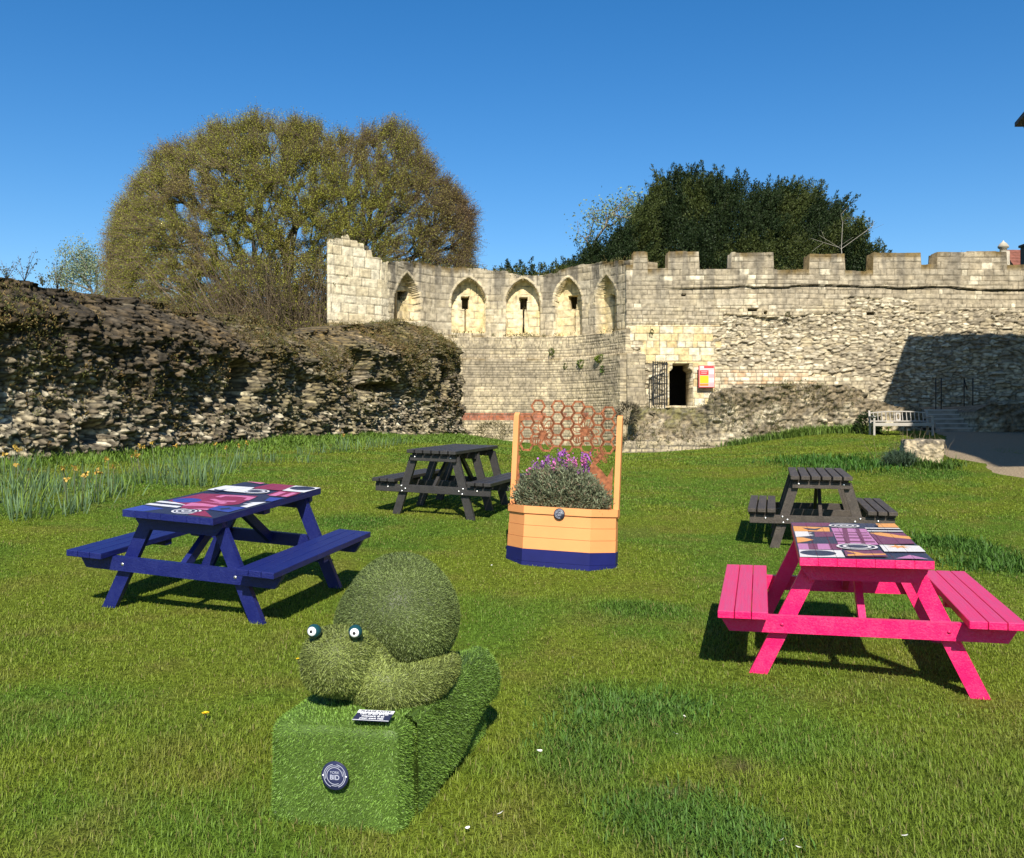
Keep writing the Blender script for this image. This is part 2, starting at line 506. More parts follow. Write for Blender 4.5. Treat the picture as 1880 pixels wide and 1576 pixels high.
def rubble(U, Zv, sx, sz, seed=0, tilt=False):
    U = U + (fbm(U * 3.5, Zv * 5, seed + 11, 3) - .5) * sx * .9; Zv = Zv + (fbm(U * 3.1, Zv * 6, seed + 12, 3) - .5) * sz * 1.3
    u = U / sx + (fbm(U * .8, Zv * .8, seed + 3, 3) - .5) * .8; v = Zv / sz + (fbm(U * .5, Zv * .5, seed + 4, 3) - .5) * 1.6
    ui = np.floor(u); vi = np.floor(v)
    F1 = np.full(u.shape, 9.); F2 = np.full(u.shape, 9.); ID = np.zeros(u.shape); TL = np.zeros(u.shape)
    for a in (-1, 0, 1):
        for b in (-1, 0, 1):
            cu = ui + a; cv = vi + b
            px_ = cu + .5 + .85 * (hsh(cu, cv, seed) - .5); py_ = cv + .5 + .7 * (hsh(cu, cv, seed + 1) - .5)
            d = np.hypot(u - px_, v - py_)
            c = d < F1
            F2 = np.where(c, F1, np.minimum(F2, d)); ID = np.where(c, hsh(cu, cv, seed + 2), ID); TL = np.where(c, (hsh(cu, cv, seed + 6) - .5) * (u - px_) + (hsh(cu, cv, seed + 7) - .35) * (py_ - v), TL); F1 = np.where(c, d, F1)
    if tilt: return ID, (F2 - F1) * min(sx, sz) * .5, TL
    return ID, (F2 - F1) * min(sx, sz) * .5

def mixc(a, b, t):
    return a + (b - a) * t[..., None]

def wall_sheet(name, path, topf, botf, step, zstep, thick, feat, m, parent=None, label=None, cat=None, group=None, capn=5, hole_depth=.9, cols=None, batter=None, kind=None, seed=0):
    """masonry built on a plan line: displaced front, rough top, back, and jambs in its openings"""
    path = np.array(path, float)
    seg = np.hypot(*(path[1:] - path[:-1]).T); cum = np.r_[0, np.cumsum(seg)]
    ns = int(cum[-1] / step) + 1
    s = np.linspace(0, cum[-1], ns)
    x = np.interp(s, cum, path[:, 0]); y = np.interp(s, cum, path[:, 1])
    tx = np.gradient(x, s); ty = np.gradient(y, s)
    kk = max(1, int(.25 / step)); ker = np.ones(2 * kk + 1) / (2 * kk + 1)
    tx = np.convolve(np.pad(tx, kk, 'edge'), ker, 'valid'); ty = np.convolve(np.pad(ty, kk, 'edge'), ker, 'valid')
    ln = np.hypot(tx, ty); nx = ty / ln; ny = -tx / ln                       # normal to the right of travel
    top = topf(s, x, y); bot = botf(s, x, y)
    nv = int((top - bot).max() / zstep) + 2
    t = np.linspace(0, 1, nv)
    # fixed world heights, clamped by the top, so that courses stay level
    zg = bot.min() + (np.arange(nv) / (nv - 1)) * (top.max() - bot.min())
    Z = np.minimum(zg[None, :], top[:, None]); Z = np.maximum(Z, bot[:, None])
    Sg = np.repeat(s[:, None], nv, 1); X = np.repeat(x[:, None], nv, 1); Y = np.repeat(y[:, None], nv, 1)
    px, py = PX(X, Y, Z)
    d, C, hole = feat(Sg, Z, X, Y, px, py, top[:, None] - Z)
    if batter is not None: d = d + batter(Sg, Z, top[:, None] - Z)
    FX = X + nx[:, None] * d; FY = Y + ny[:, None] * d
    I = np.arange(ns * nv).reshape(ns, nv)
    V = [np.stack([FX, FY, Z], -1).reshape(-1, 3)]; CC = [C.reshape(-1, 3)]
    q = np.stack([I[:-1, :-1], I[1:, :-1], I[1:, 1:], I[:-1, 1:]], -1)
    hc = hole[:-1, :-1] & hole[1:, 1:] & hole[1:, :-1] & hole[:-1, 1:]
    deg = (Z[:-1, 1:] - Z[:-1, :-1] < 1e-6) & (Z[1:, 1:] - Z[1:, :-1] < 1e-6)
    keep = ~hc & ~deg
    Q = [q[keep].reshape(-1, 4)]
    # jambs
    n0 = ns * nv
    bidx = -np.ones(ns * nv, int)
    jq = []; jv = []; jc = []
    def bk(i):
        nonlocal n0
        if bidx[i] < 0:
            a, b = divmod(i, nv)
            p = V[0][i]; jv.append((p[0] - nx[a] * hole_depth, p[1] - ny[a] * hole_depth, p[2])); jc.append(C[a, b] * .8)
            bidx[i] = n0; n0 += 1
        return bidx[i]
    ha, hb = np.nonzero(hc)
    for a, b in zip(ha, hb):
        for (da, db, e) in ((-1, 0, (I[a, b + 1], I[a, b])), (1, 0, (I[a + 1, b], I[a + 1, b + 1])), (0, -1, (I[a, b], I[a + 1, b])), (0, 1, (I[a + 1, b + 1], I[a, b + 1]))):
            A, B = a + da, b + db
            if 0 <= A < ns - 1 and 0 <= B < nv - 1 and not hc[A, B]:
                jq.append((e[0], e[1], bk(e[1]), bk(e[0])))
    if jv: V.append(np.array(jv)); CC.append(np.array(jc)); Q.append(np.array(jq))
    # cap, back and ends
    th = thick(s) if callable(thick) else np.full(ns, thick)
    rowsI = [I[:, -1]]
    dt = d[:, -1]; base = n0
    for k in range(1, capn + 1):
        f = k / capn
        off = dt * (1 - f) - th * f
        zz = top + (fbm(s * 2.2, s * 0 + k * .8, 41 + seed, 3) - .5) * .10 * (k < capn)
        V.append(np.stack([x + nx * off, y + ny * off, zz], -1)); CC.append(C[:, -1] * (.9 + .2 * hsh(np.arange(ns), k)[:, None]))
        rowsI.append(base + np.arange(ns)); base += ns
    V.append(np.stack([x - nx * th, y - ny * th, bot], -1)); CC.append(C[:, 0]); rowsI.append(base + np.arange(ns)); base += ns
    for ii, (a, b) in enumerate(zip(rowsI[:-1], rowsI[1:])):
        qq = np.stack([a[:-1], a[1:], b[1:], b[:-1]], -1)
        if ii == len(rowsI) - 2 and name == 'castle_wall':
            qq = qq[~hole.any(1)[:-1] & ~hole.any(1)[1:]]          # the doorway runs through
        Q.append(qq)
    # ends: strips from the front column to the back
    for e, fl in ((0, 0), (ns - 1, 1)):
        cb = []
        for k in range(nv):
            cb.append((x[e] - nx[e] * th[e], y[e] - ny[e] * th[e], Z[e, k]))
        V.append(np.array(cb)); CC.append(C[e] * .9)
        a = I[e]; b = base + np.arange(nv); base += nv
        qq = np.stack([a[:-1], b[:-1], b[1:], a[1:]], -1)
        Q.append(qq[:, ::-1] if not fl else qq)
    me = npmesh(name, np.concatenate(V), np.concatenate(Q), col=np.clip(np.concatenate(CC), .004, .9))
    o = link(name, me, m, parent)
    if label: tag(o, label, cat, group)
    if kind: o['kind'] = kind
    return o

BEI = np.array([.57, .475, .295]); YEL = np.array([.60, .48, .25]); PAL = np.array([.64, .57, .41]); GRY = np.array([.30, .255, .18])
DRK = np.array([.10, .09, .072]); MOS = np.array([.13, .085, .022]); RED = np.array([.36, .12, .06]); MOR = np.array([.30, .26, .19])

def block_disp(ID, E, j=.012, r=.022):
    return (ID - .5) * r + sst(0, j * 1.6, E) * .035 - .035

# ---------------------------- tower with the arcade
TW = [(604, 37.2), (655, 38.1), (700, 38.9), (716, 39.4), (760, 41.0), (800, 41.9), (850, 42.3), (900, 42.5), (960, 42.5), (1010, 42.4), (1050, 42.0), (1090, 41.2), (1125, 40.1), (1157, 39.0)]
TWP = [((a - CX) / FPX * D, D) for a, D in TW]
TTOP = [(600, 437), (612, 437), (640, 433), (641, 440), (655, 440), (656, 446), (668, 447), (669, 458), (682, 459), (683, 472), (700, 474), (702, 482), (735, 478), (752, 483), (790, 484), (822, 490), (860, 491), (899, 495), (930, 499), (963, 507), (1004, 505), (1033, 496), (1068, 485), (1100, 482), (1151, 477), (1170, 477)]
def topz(tab, jag, seed):
    px_ = [a for a, b in tab]; py_ = [b for a, b in tab]
    def f(s, x, y):
        p = CX + FPX * x / y
        yy = np.interp(p, px_, py_)
        return CAMZ + (CY - yy) / FPX * y + (np.floor(hsh(np.floor(s / .33), seed) * 3) / 3 - .4) * jag
    return f
# niches: left px, right px, spring y, apex y, sill y ; slot: centre x, half width, top y, box bottom y, bottom y
NI = [(724, 771, 560, 502, 590, 754, 17, 532, 556, 584), (829, 892, 556, 511, 611, 857, 8, 541, 566, 609),
      (929, 991, 557, 512, 616, 960.5, 8, 542, 567, 611), (1019, 1067, 554, 510, 617, 1044, 8, 540, 566, 609), (1094, 1132, 552, 506, 613, 1107, 8, 538, 552, 611)]
def arch_mask(px, py, a, b, sp, ap, sill, grow=0.):
    a = a - grow; b = b + grow; ap = ap - grow * 1.15
    m = (a + b) / 2; hw = (b - a) / 2
    H = sp - ap
    # pointed arch: two arcs, each centred beyond the middle
    k = max((H * H - hw * hw) / (2 * hw), 0); R = hw + k
    dy = sp - py
    u = np.abs(px - m)
    up = (dy > 0) & ((u + k) ** 2 + dy ** 2 < R * R)
    return ((dy <= 0) & (py < sill) & (u < hw)) | up
def tower_feat(Sg, Z, X, Y, px, py, below):
    led1 = 4.22 + CAMZ; led2 = 3.16 + CAMZ
    hi = Z > led1 + (fbm(Sg * 2, Sg * 0, 5, 2) - .5) * .06
    iA, eA = ashlar(Sg, Z, .30, .42, 3)
    iW, eW = ashlar(Sg, Z, .36, .50, 8)
    iR, eR = ashlar(Sg, Z, .125, .20, 4)
    white = (px < 716 + 8 * (hsh(np.floor(Z / .36), 3) - .5))
    ID = np.where(hi, np.where(white, iW, iA), iR); E = np.where(hi, np.where(white, eW, eA), eR)
    d = block_disp(ID, E) * np.where(hi, 1., .85)
    d = np.where(hi, 0, np.where(Z > led2, .24, .52)) + d
    n1 = fbm(Sg * .45, Z * .45, 13, 5); n2 = fbm(Sg * 1.6, Z * 1.3, 14, 4); dr = fbm(Sg * 3.2, Z * .35, 15, 4)
    base = mixc(BEI, PAL, np.clip(ID * 1.2 - .1, 0, 1)); base = mixc(base, YEL, sst(.62, .95, hsh(np.floor(ID * 1e5), 2)) * .5)
    grime = sst(.38, .58, n1 * .5 + dr * .5 + sst(2.2, 0, below) * .22)
    base = mixc(base, mixc(GRY, BEI, hsh(np.floor(ID * 1e5), 31)), sst(.4, .8, hsh(np.floor(ID * 1e5), 32)) * .5)
    c = mixc(base, GRY * (.8 + .5 * n2[..., None]), grime * .75)
    cw = mixc(mixc(PAL * 1.05, BEI, ID), GRY, sst(.5, .8, dr) * .35)
    c = np.where(white[..., None] & hi[..., None], cw, c)
    # roman small blocks below
    cr = mixc(BEI * 1.05, GRY * 1.25, np.clip(.15 + ID * .6, 0, 1)); g2 = sst(.44, .66, n1 * .45 + dr * .25 + n2 * .3 + sst(1.1, 0, np.abs(Z - led2 + .7)) * .10)
    cr = mixc(cr, GRY * .85, g2 * .75)
    red = (Z > CAMZ + .40) & (Z < CAMZ + .74) & (n2 + .0014 * (1000 - px) > .38)
    cr = np.where(red[..., None], mixc(RED, RED * .7 + .05, ID), cr)
    c = np.where(hi[..., None], c, cr)
    c = mixc(c, np.where(hi[..., None], MOR * .5, MOR * .4), (1 - sst(0, .024, E)) * .85)
    # moss on the ledges and wall head
    ms = sst(.10, 0, np.abs(Z - led1 - .02)) * sst(.35, .6, n2) + sst(.12, 0, np.abs(Z - led2)) * sst(.4, .6, n2) * .8 + sst(.35, .05, below) * sst(.35, .6, fbm(Sg * 1.3, Z, 16, 3)) * (~white)
    c = mixc(c, MOS * .8, np.clip(ms, 0, 1) * .9)
    st = sst(.46, .64, dr) * sst(2.2, .3, below) * (~white) * .75
    c = mixc(c, DRK * 1.2, np.clip(st, 0, 1))
    hole = np.zeros(px.shape, bool)
    for k, (a, b, sp, ap, sill, cx_, hw, t0, t1, bt) in enumerate(NI):
        ring = arch_mask(px, py, a, b, sp, ap, sill, 5) & (py < sp + 8)
        nm = arch_mask(px, py, a, b, sp, ap, sill)
        d = np.where(ring, d + .012, d)
        c = np.where((ring & ~nm)[..., None], mixc(BEI, GRY * 1.3, hsh(np.floor(py / 4), k)), c)
        ci = mixc(mixc(YEL, BEI, iW), PAL, sst(.5, .8, fbm(Sg * 1.5, Z * 1.5, 19, 3)) * .6)
        ci = mixc(ci, MOR * .7, 1 - sst(0, .014, eW))
        d = np.where(nm, -.48 + block_disp(iW, eW) * .5, d); c = np.where(nm[..., None], ci, c)
        if k in (0, 4): hb = (np.abs(px - cx_) < hw * .5) & (py > t0) & (py < t1 - (np.abs(px - cx_) * .9 if k == 0 else 0))
        else: hb = (np.abs(px - cx_) < hw * (1 - .28 * (py - t0) / (t1 - t0))) & (py > t0) & (py < t1)
        sx = cx_ if k not in (0, 4) else (a + b) / 2 + (-12 if k == 0 else 9)
        sx = {0: 745, 3: 1046, 4: 1112}.get(k, sx)
        hs = (np.abs(px - sx) < (1.9 if k not in (0, 4) else 2.4)) & (py >= t1 - 12) & (py < bt)
        hole |= hb | hs
    return d, c, hole
def tower_bot(s, x, y): return gz(x, y) - .4
wall_sheet('stone_tower', TWP, topz(TTOP, .10, 4), tower_bot, .036, .034, lambda s: .15 + 1.3 * sst(3.5, 6, s), tower_feat, M_STONE,
           label='pale stone tower wall with five pointed-arch niches and arrow slits', cat='tower', hole_depth=.45)

# ---------------------------- crenellated curtain wall
DW = 39.0
MER = [(1150, 1162, 487), (1162, 1190, 463), (1190, 1226, 493), (1226, 1283, 462), (1283, 1342, 495), (1342, 1419, 465), (1419, 1484, 496), (1484, 1549, 467), (1549, 1601, 498), (1601, 1689, 465), (1689, 1719, 487), (1719, 1846, 463), (1846, 1880, 487), (1880, 1935, 487), (1935, 2015, 463), (2015, 2060, 490), (2060, 2160, 464)]
def cw_top(s, x, y):
    p = CX + FPX * x / y
    yy = np.full(len(p), 490.)
    for a, b, v in MER: yy[(p >= a) & (p < b)] = v
    return CAMZ + (CY - yy) / FPX * y + (hsh(np.floor(s / .42), 9) - .5) * .045
DOOR = (1228.5, 1272.5, 667, 746)
def door_mask(px, py):
    m = (px > DOOR[0]) & (px < DOOR[1]) & (py > DOOR[2]) & (py < DOOR[3])
    ch = (np.minimum(px - DOOR[0], DOOR[1] - px) < 5.5) & (py < DOOR[2] + 14)
    sl = np.minimum(px - DOOR[0], DOOR[1] - px) + np.maximum(py - (DOOR[2] + 9), 0) * 1.0 > 5.5
    nar = (np.minimum(px - DOOR[0], DOOR[1] - px) < 2) & (py < DOOR[2] + 24) & False
    return m & (~ch | sl) & ~nar
def cw_feat(Sg, Z, X, Y, px, py, below):
    iA, eA = ashlar(X, Z, .245, .42, 23)
    iY, eY = ashlar(X, Z, .27, .44, 29)
    iS, eS = ashlar(X, Z, .15, .26, 24)
    iR, eR, tR = rubble(X, Z, .25, .095, 25, True); iQ, eQ, tQ = rubble(X + 5, Z, .42, .13, 27, True); _b = fbm(X * .7, Z * .8, 28, 3) > .53
    iR = np.where(_b, iQ, iR); eR = np.where(_b, eQ, eR); tR = np.where(_b, tQ, tR)
    n1 = fbm(X * .4, Z * .5, 33, 5); n2 = fbm(X * 1.7, Z * 1.5, 34, 4); dr = fbm(X * 3, Z * .4, 35, 4)
    jx = (n2 - .5) * 70; jy = (n1 - .5) * 60
    P = px + jx; R = py + jy * .6
    rub = (P > 1325) & (R > 572) & (R < 728) | (P > 1545) & (P < 1680) & (R > 545) & (R < 640) | (P > 1600) & (R > 640)
    rub |= (px > 1190) & (px < 1320) & (R > 665) & (px < 1226) | (px < 1195) & (R > 640)
    rub &= ~((P > 1310) & (P < 1490) & (np.abs(py - 690) < 16)) & ~((P > 1490) & (P < 1610) & (py > 690) & (py < 740))
    yel = (px + (iY - .5) * 26 > 1160 + (py - 600) * .35) & (px + (iY - .5) * 24 < 1316 - np.maximum(py - 640, 0) * .55) & (py > 598) & (py < 667)
    yel |= (px > 1272) & (px < 1312) & (py > 660) & (py < 748) | (px > 1226) & (px < 1229) & (py > 660)
    rom = (px < 1186 + (n2 - .5) * 16) & (Z < CAMZ + 3.16)
    top = py < 527 + (n1 - .5) * 10
    ID = np.where(rub, iR, iA); E = np.where(rub, eR, eA)
    dd = np.where(rub, (iR - .5) * .10 + tR * .08 + sst(0, .022, eR) * .035 - .06 + (n2 - .5) * .14 + (n1 - .5) * .25, block_disp(iA, eA, .012, .03))
    small = ~rub & ~top & (R > 560); ID = np.where(small, iS, ID); E = np.where(small, eS, E); dd = np.where(small, block_disp(iS, eS, .01, .03), dd)
    ID = np.where(yel, iY, ID); E = np.where(yel, eY, E); dd = np.where(yel, block_disp(iY, eY, .008, .012), dd)
    c = mixc(BEI * .95, PAL, np.clip(ID * 1.5 - .5, 0, 1)); c = mixc(c, GRY, sst(.55, .1, ID) * .55)
    c = mixc(c, mixc(GRY, BEI * 1.05, hsh(np.floor(ID * 1e5), 31)), sst(.35, .75, hsh(np.floor(ID * 1e5), 32)) * .5)
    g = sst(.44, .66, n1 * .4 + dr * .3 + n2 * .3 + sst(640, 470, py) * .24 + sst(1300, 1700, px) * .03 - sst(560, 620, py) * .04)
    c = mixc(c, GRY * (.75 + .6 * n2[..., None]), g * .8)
    cr = mixc(mixc(BEI * .8, PAL * .95, iR), GRY * .85, np.clip(sst(.3, .9, hsh(np.floor(iR * 1e5), 7)) * .7 + sst(.45, .7, n1) * .35, 0, 1))
    c = np.where(rub[..., None], cr, c)
    cy = mixc(mixc(YEL * 1.05, PAL, sst(.5, 1, iY)), np.array([.55, .38, .18]), sst(.35, 0, iY) * .5)
    c = np.where(yel[..., None], cy, c)
    pink = (px > 1330) & (px < 1500) & (np.abs(py - 694) < 9 + 6 * n2) & ~rub; c = np.where(pink[..., None], mixc(np.array([.55, .36, .20]), PAL, iS), c)
    wht = sst(.93, .97, hsh(np.floor(ID * 1e5), 12)); c = mixc(c, PAL * 1.1, wht * .8)
    # string course shadow line
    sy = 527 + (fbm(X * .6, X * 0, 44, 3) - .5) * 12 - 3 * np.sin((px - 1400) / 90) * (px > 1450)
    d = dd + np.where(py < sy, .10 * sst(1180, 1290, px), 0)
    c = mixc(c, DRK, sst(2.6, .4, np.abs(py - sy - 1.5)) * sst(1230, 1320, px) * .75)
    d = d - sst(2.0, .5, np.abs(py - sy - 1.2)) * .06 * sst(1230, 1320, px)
    d = np.where((np.abs(py - 596) < 1.2) & (px < 1330), d - .05, d)
    c = mixc(c, np.where(rub[..., None], GRY * .62, MOR * .42), (1 - sst(0, np.where(rub, .020, .026), E)) * .85)
    # merlon heads: moss and lichen
    ms = sst(.34, .05, below) * sst(.42, .6, fbm(X * 1.1, Z * 0 + 4, 17, 3) + .06)
    c = mixc(c, MOS, np.clip(ms, 0, 1) * .85)
    ed = sst(.5, .3, below) * 0; 
    stn = sst(.50, .66, dr) * sst(2.2, .2, below) * .6; c = mixc(c, DRK * 1.3, stn)
    # roman facing below the ledge on the left, with a broken edge
    cr2 = mixc(BEI, GRY, np.clip(.2 + iS * .7, 0, 1)); cr2 = mixc(cr2, GRY * .8, sst(.4, .6, n1) * .6); cr2 = mixc(cr2, MOR * .45, 1 - sst(0, .018, eS))
    c = np.where(rom[..., None], cr2, c); d = np.where(rom, .38 + block_disp(iS, eS) * .8 - sst(1150, 1190, px) * .12, d)
    # holes left by beams
    hole = door_mask(px, py)
    for a, b, w_, h_ in ((1382, 569, 9, 2), (1406, 574, 3, 2.5), (1255, 542, 4, 1.5), (1600, 576, 7, 1.6)):
        q = (np.abs(px - a) < w_) & (np.abs(py - b) < h_); d = np.where(q, d - .4, d); c = np.where(q[..., None], DRK * .6, c)
    return d, c, hole
CWP = [((1150 - CX) / FPX * DW, DW), ((2160 - CX) / FPX * DW, DW)]
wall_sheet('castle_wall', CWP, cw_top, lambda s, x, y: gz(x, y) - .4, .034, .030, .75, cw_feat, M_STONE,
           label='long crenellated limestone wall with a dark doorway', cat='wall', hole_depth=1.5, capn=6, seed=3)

# ---------------------------- long ruined rubble wall on the left
LWT = [(-11.2, 8.0, 3.9), (-10.2, 11, 4.05), (-8.6, 15.5, 4.19), (-7.9, 17.6, 4.33), (-7.36, 19.6, 4.36), (-6.3, 23, 4.36), (-5.28, 26.4, 4.45), (-4.3, 29.6, 5.0), (-3.2, 33.2, 5.45), (-2.5, 35.6, 5.7), (-2.07, 37, 5.35)]
LWP = [(a, b) for a, b, c in LWT]
def lw_top(s, x, y):
    return np.interp(y, [q[1] for q in LWT], [q[2] for q in LWT]) + (fbm(s * .7, s * 0, 50, 4) - .5) * .5
def lw_feat(Sg, Z, X, Y, px, py, below):
    iR, eR, tR = rubble(Sg, Z, .16, .095, 61, True)
    iR2, eR2, tR2 = rubble(Sg + 3, Z, .085, .05, 62, True)
    n1 = fbm(Sg * .35, Z * .45, 63, 5); n2 = fbm(Sg * 1.3, Z * 1.3, 64, 4); n3 = fbm(Sg * 5, Z * 6, 65, 3)
    d = (n1 - .5) * .7 + (n2 - .5) * .42 + (iR - .5) * .12 + tR * .08 + sst(0, .022, eR) * .06 + (iR2 - .5) * .08 + tR2 * .06 + (n3 - .5) * .20 + (fbm(Sg * 2.6, Z * 4.5, 67, 3) - .5) * .35
    hrel = Z - gz(X, Y)
    # hollows and putlog pits
    for a, b, w_, h_, dp in ((446, 706, 20, 38, 1.3), (662, 690, 15, 44, 1.3), (700, 712, 26, 9, .5), (8, 700, 16, 60, .7), (165, 795, 26, 22, .4), (735, 725, 8, 22, .4), (560, 720, 12, 36, .25), (805, 700, 9, 26, .35)):
        q = np.exp(-(((px - a) / w_) ** 2 + ((py - b) / h_) ** 2) ** 2.6)
        d = d - q * dp * 1.35
    # the core curves back towards the head
    d = d - sst(1.1, 0, below) ** 2 * 1.1 + sst(1.0, .0, hrel) * .15
    m1 = mixc(BEI * .72, PAL * .8, iR); m2 = mixc(GRY * .75, np.array([.20, .15, .09]), iR2)
    up = sst(.25, .75, hrel / 3.1 + (n1 - .5) * 1.3)
    far = sst(20, 30, Y)
    c = mixc(m1, m2, np.clip(sst(.35, .8, iR) * .75 + n2 * .3, 0, 1))
    brn = mixc(np.array([.23, .165, .09]), np.array([.11, .088, .06]), sst(.3, .7, n3))
    c = mixc(c, brn, np.clip(up * (1.0 - .45 * far) + sst(.52, .7, n2) * .4, 0, 1) * .92)
    ligh = sst(.78, .92, hsh(np.floor(iR * 1e5), 3)) * (1 - up * .8); c = mixc(c, PAL, ligh * .75)
    mossy = sst(.5, .66, fbm(Sg * .9, Z * 1.1, 66, 4)) * sst(2.3, .2, below); c = mixc(c, mixc(MOS * 1.5, np.array([.22, .13, .05]), n3), mossy * (.45 + .4 * far)); c = mixc(c, mixc(np.array([.20, .125, .05]), np.array([.11, .10, .03]), n2), far * sst(1.3, .2, below) * .75)
    blk = sst(24, 14, Y) * sst(1.8, .1, below) * sst(.3, .55, n2); c = mixc(c, np.array([.03, .027, .024]), blk * .8)  # near-black upper left: shade put into the stone colour
    san = sst(90, 0, px) * sst(640, 720, py); c = mixc(c, mixc(BEI, PAL, iR), san * .8)
    ol = sst(330, 520, px) * sst(.4, .62, n2); c = mixc(c, np.array([.22, .19, .08]), ol * .45)
    c = mixc(c, DRK * .45, (1 - sst(0, .03, eR)) * .9)
    c = c * (1 - .24 * up[..., None] * (1 - .6 * far[..., None])) * (.75 + .5 * hsh(np.floor(iR * 1e5), 41)[..., None])  # higher stones darkened further as painted shade, then random tone per stone
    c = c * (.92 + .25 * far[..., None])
    return d, c, np.zeros(px.shape, bool)
wall_sheet('ruined_wall', LWP, lw_top, lambda s, x, y: gz(x, y) - .5, .030, .023, lambda s: np.full(len(s), 2.2), lw_feat, M_RUIN,
           label='dark mossy rubble wall running along the daffodils on the left', cat='wall', capn=8, seed=5)

# ---------------------------- low stumps of wall before the castle wall
STP = [((a - CX) / FPX * D, D) for a, D in ((1136, 33.5), (1150, 32.6), (1250, 32.4), (1340, 32.0), (1440, 31.9), (1560, 31.9), (1706, 32.4))]
STT = [(1130, 752), (1145, 757), (1165, 748), (1190, 750), (1285, 748), (1297, 742), (1303, 722), (1330, 714), (1400, 709), (1480, 706), (1555, 707), (1575, 714), (1600, 732), (1640, 746), (1710, 752)]
def st_feat(Sg, Z, X, Y, px, py, below):
    iR, eR = rubble(Sg, Z, .26, .12, 71); iS, eS = ashlar(Sg, Z, .13, .22, 72)
    n1 = fbm(Sg * .6, Z * .7, 73, 5); n2 = fbm(Sg * 2, Z * 2, 74, 4)
    low = (py > 806 + (n2 - .5) * 20) & (px < 1330)
    d = (n1 - .5) * .5 + np.where(low, block_disp(iS, eS) * .9 + .35, (iR - .5) * .12 + sst(0, .05, eR) * .09)
    d = d + sst(1165, 1150, px) * 0 - sst(1172, 1140, px) * sst(812, 778, py) * .5
    # the bank below the doorway leans back
    bank = sst(1340, 1260, px); d = d - bank * (1 - sst(0, 1.9, below)) * .7
    c = mixc(mixc(BEI * .85, PAL * .9, iR), GRY * .8, sst(.3, .7, hsh(np.floor(iR * 1e5), 2)) * .8)
    g = sst(.42, .62, n1 * .5 + n2 * .5 + sst(.9, 0, below) * .16); c = mixc(c, mixc(np.array([.22, .16, .085]), GRY * .6, n2), g * .85)
    veg = bank * sst(.42, .6, n2) * sst(800, 770, py); c = mixc(c, np.array([.16, .15, .05]), veg * .7)
    cl = mixc(BEI * .8, GRY, iS); c = np.where(low[..., None], mixc(cl, MOR * .4, 1 - sst(0, .02, eS)), c)
    c = mixc(c, DRK * 1.2, (1 - sst(0, .02, np.where(low, eS, eR))) * .7)
    return d, c, np.zeros(px.shape, bool)
wall_sheet('rubble_stump_wall', STP, topz(STT, .08, 6), lambda s, x, y: gz(x, y) - .4, .04, .04, 6.3, st_feat, M_RUIN,
           label='low weathered rubble wall beneath the doorway, ending behind the bench', cat='wall', capn=10, seed=8)
STP2 = [((a - CX) / FPX * D, D) for a, D in ((1792, 30.6), (1900, 30.6), (2150, 30.6))]
STT2 = [(1780, 762), (1800, 748), (1820, 742), (1900, 740), (2200, 742)]
wall_sheet('rubble_stump_wall', STP2, topz(STT2, .08, 16), lambda s, x, y: gz(x, y) - .4, .05, .05, 8.0, st_feat, M_RUIN,
           label='low rubble wall in deep shade right of the steps', cat='wall', capn=10, seed=9)

# ---------------------------- building at the right edge, seen only by its eave
def eave_pt(y, off=0): return 8.62 + .27 * y + off
def building():
    B = empty('stone_building', (eave_pt(18) + 6, 18, 1))
    tag(B, 'stone building whose dark eave corner enters at the right edge', 'building')
    y0, y1 = 4.8, 31.6; H = 12.15
    dx, dy = .2607, .9654; rx, ry = 1.0, 0.0
    def q(y, r, z):
        return Vector((eave_pt(y) + rx * r, y + ry * r, z)) - B.location
    def slab(c4, z0, z1):
        return [(*c[:2], z0) for c in c4] + [(*c[:2], z1) for c in c4], [(0, 1, 2, 3)[::-1], (4, 5, 6, 7), (0, 1, 5, 4), (1, 2, 6, 5), (2, 3, 7, 6), (3, 0, 4, 7)]
    m = MB(); c4 = [q(y0 + .6, .6, 0), q(y0 + .6, 13, 0), q(y1 - .6, 13, 0), q(y1 - .6, .6, 0)]
    V, F = slab(c4, -2.0, H - .35 - 1.0); m.add(V, F); m.build('wall', mat('building_stone', (.42, .37, .27), .9, noise=.3, nscale=1.5, bump=.5), B)
    m = MB(); c4 = [q(y0, .25, 0), q(y0, 13.4, 0), q(y1 - .2, 13.4, 0), q(y1 - .2, .25, 0)]
    V, F = slab(c4, H - .35 - 1, H - .12 - 1); m.add(V, F); m.build('cornice', mat('dark_timber', (.035, .03, .028), .7), B)
    m = MB()
    a = [q(y0 - .2, 0, H - .10), q(y0 - .2, 13.6, H - .10), q(y1, 13.6, H - .10), q(y1, 0, H - .10)]
    r0, r1 = q(y0 + 5, 6.8, H + 3.9), q(y1 - 6, 6.8, H + 3.9)
    low = [v - Vector((0, 0, .14)) for v in a]
    m.add(a + low + [r0, r1], [(0, 1, 8), (1, 2, 9, 8), (2, 3, 9), (3, 0, 8, 9), (4, 5, 1, 0), (5, 6, 2, 1), (6, 7, 3, 2), (7, 4, 0, 3), (7, 6, 5, 4)])
    m.build('roof', mat('roof_slate', (.06, .055, .055), .7, noise=.3, nscale=8, bump=.5), B)
building()
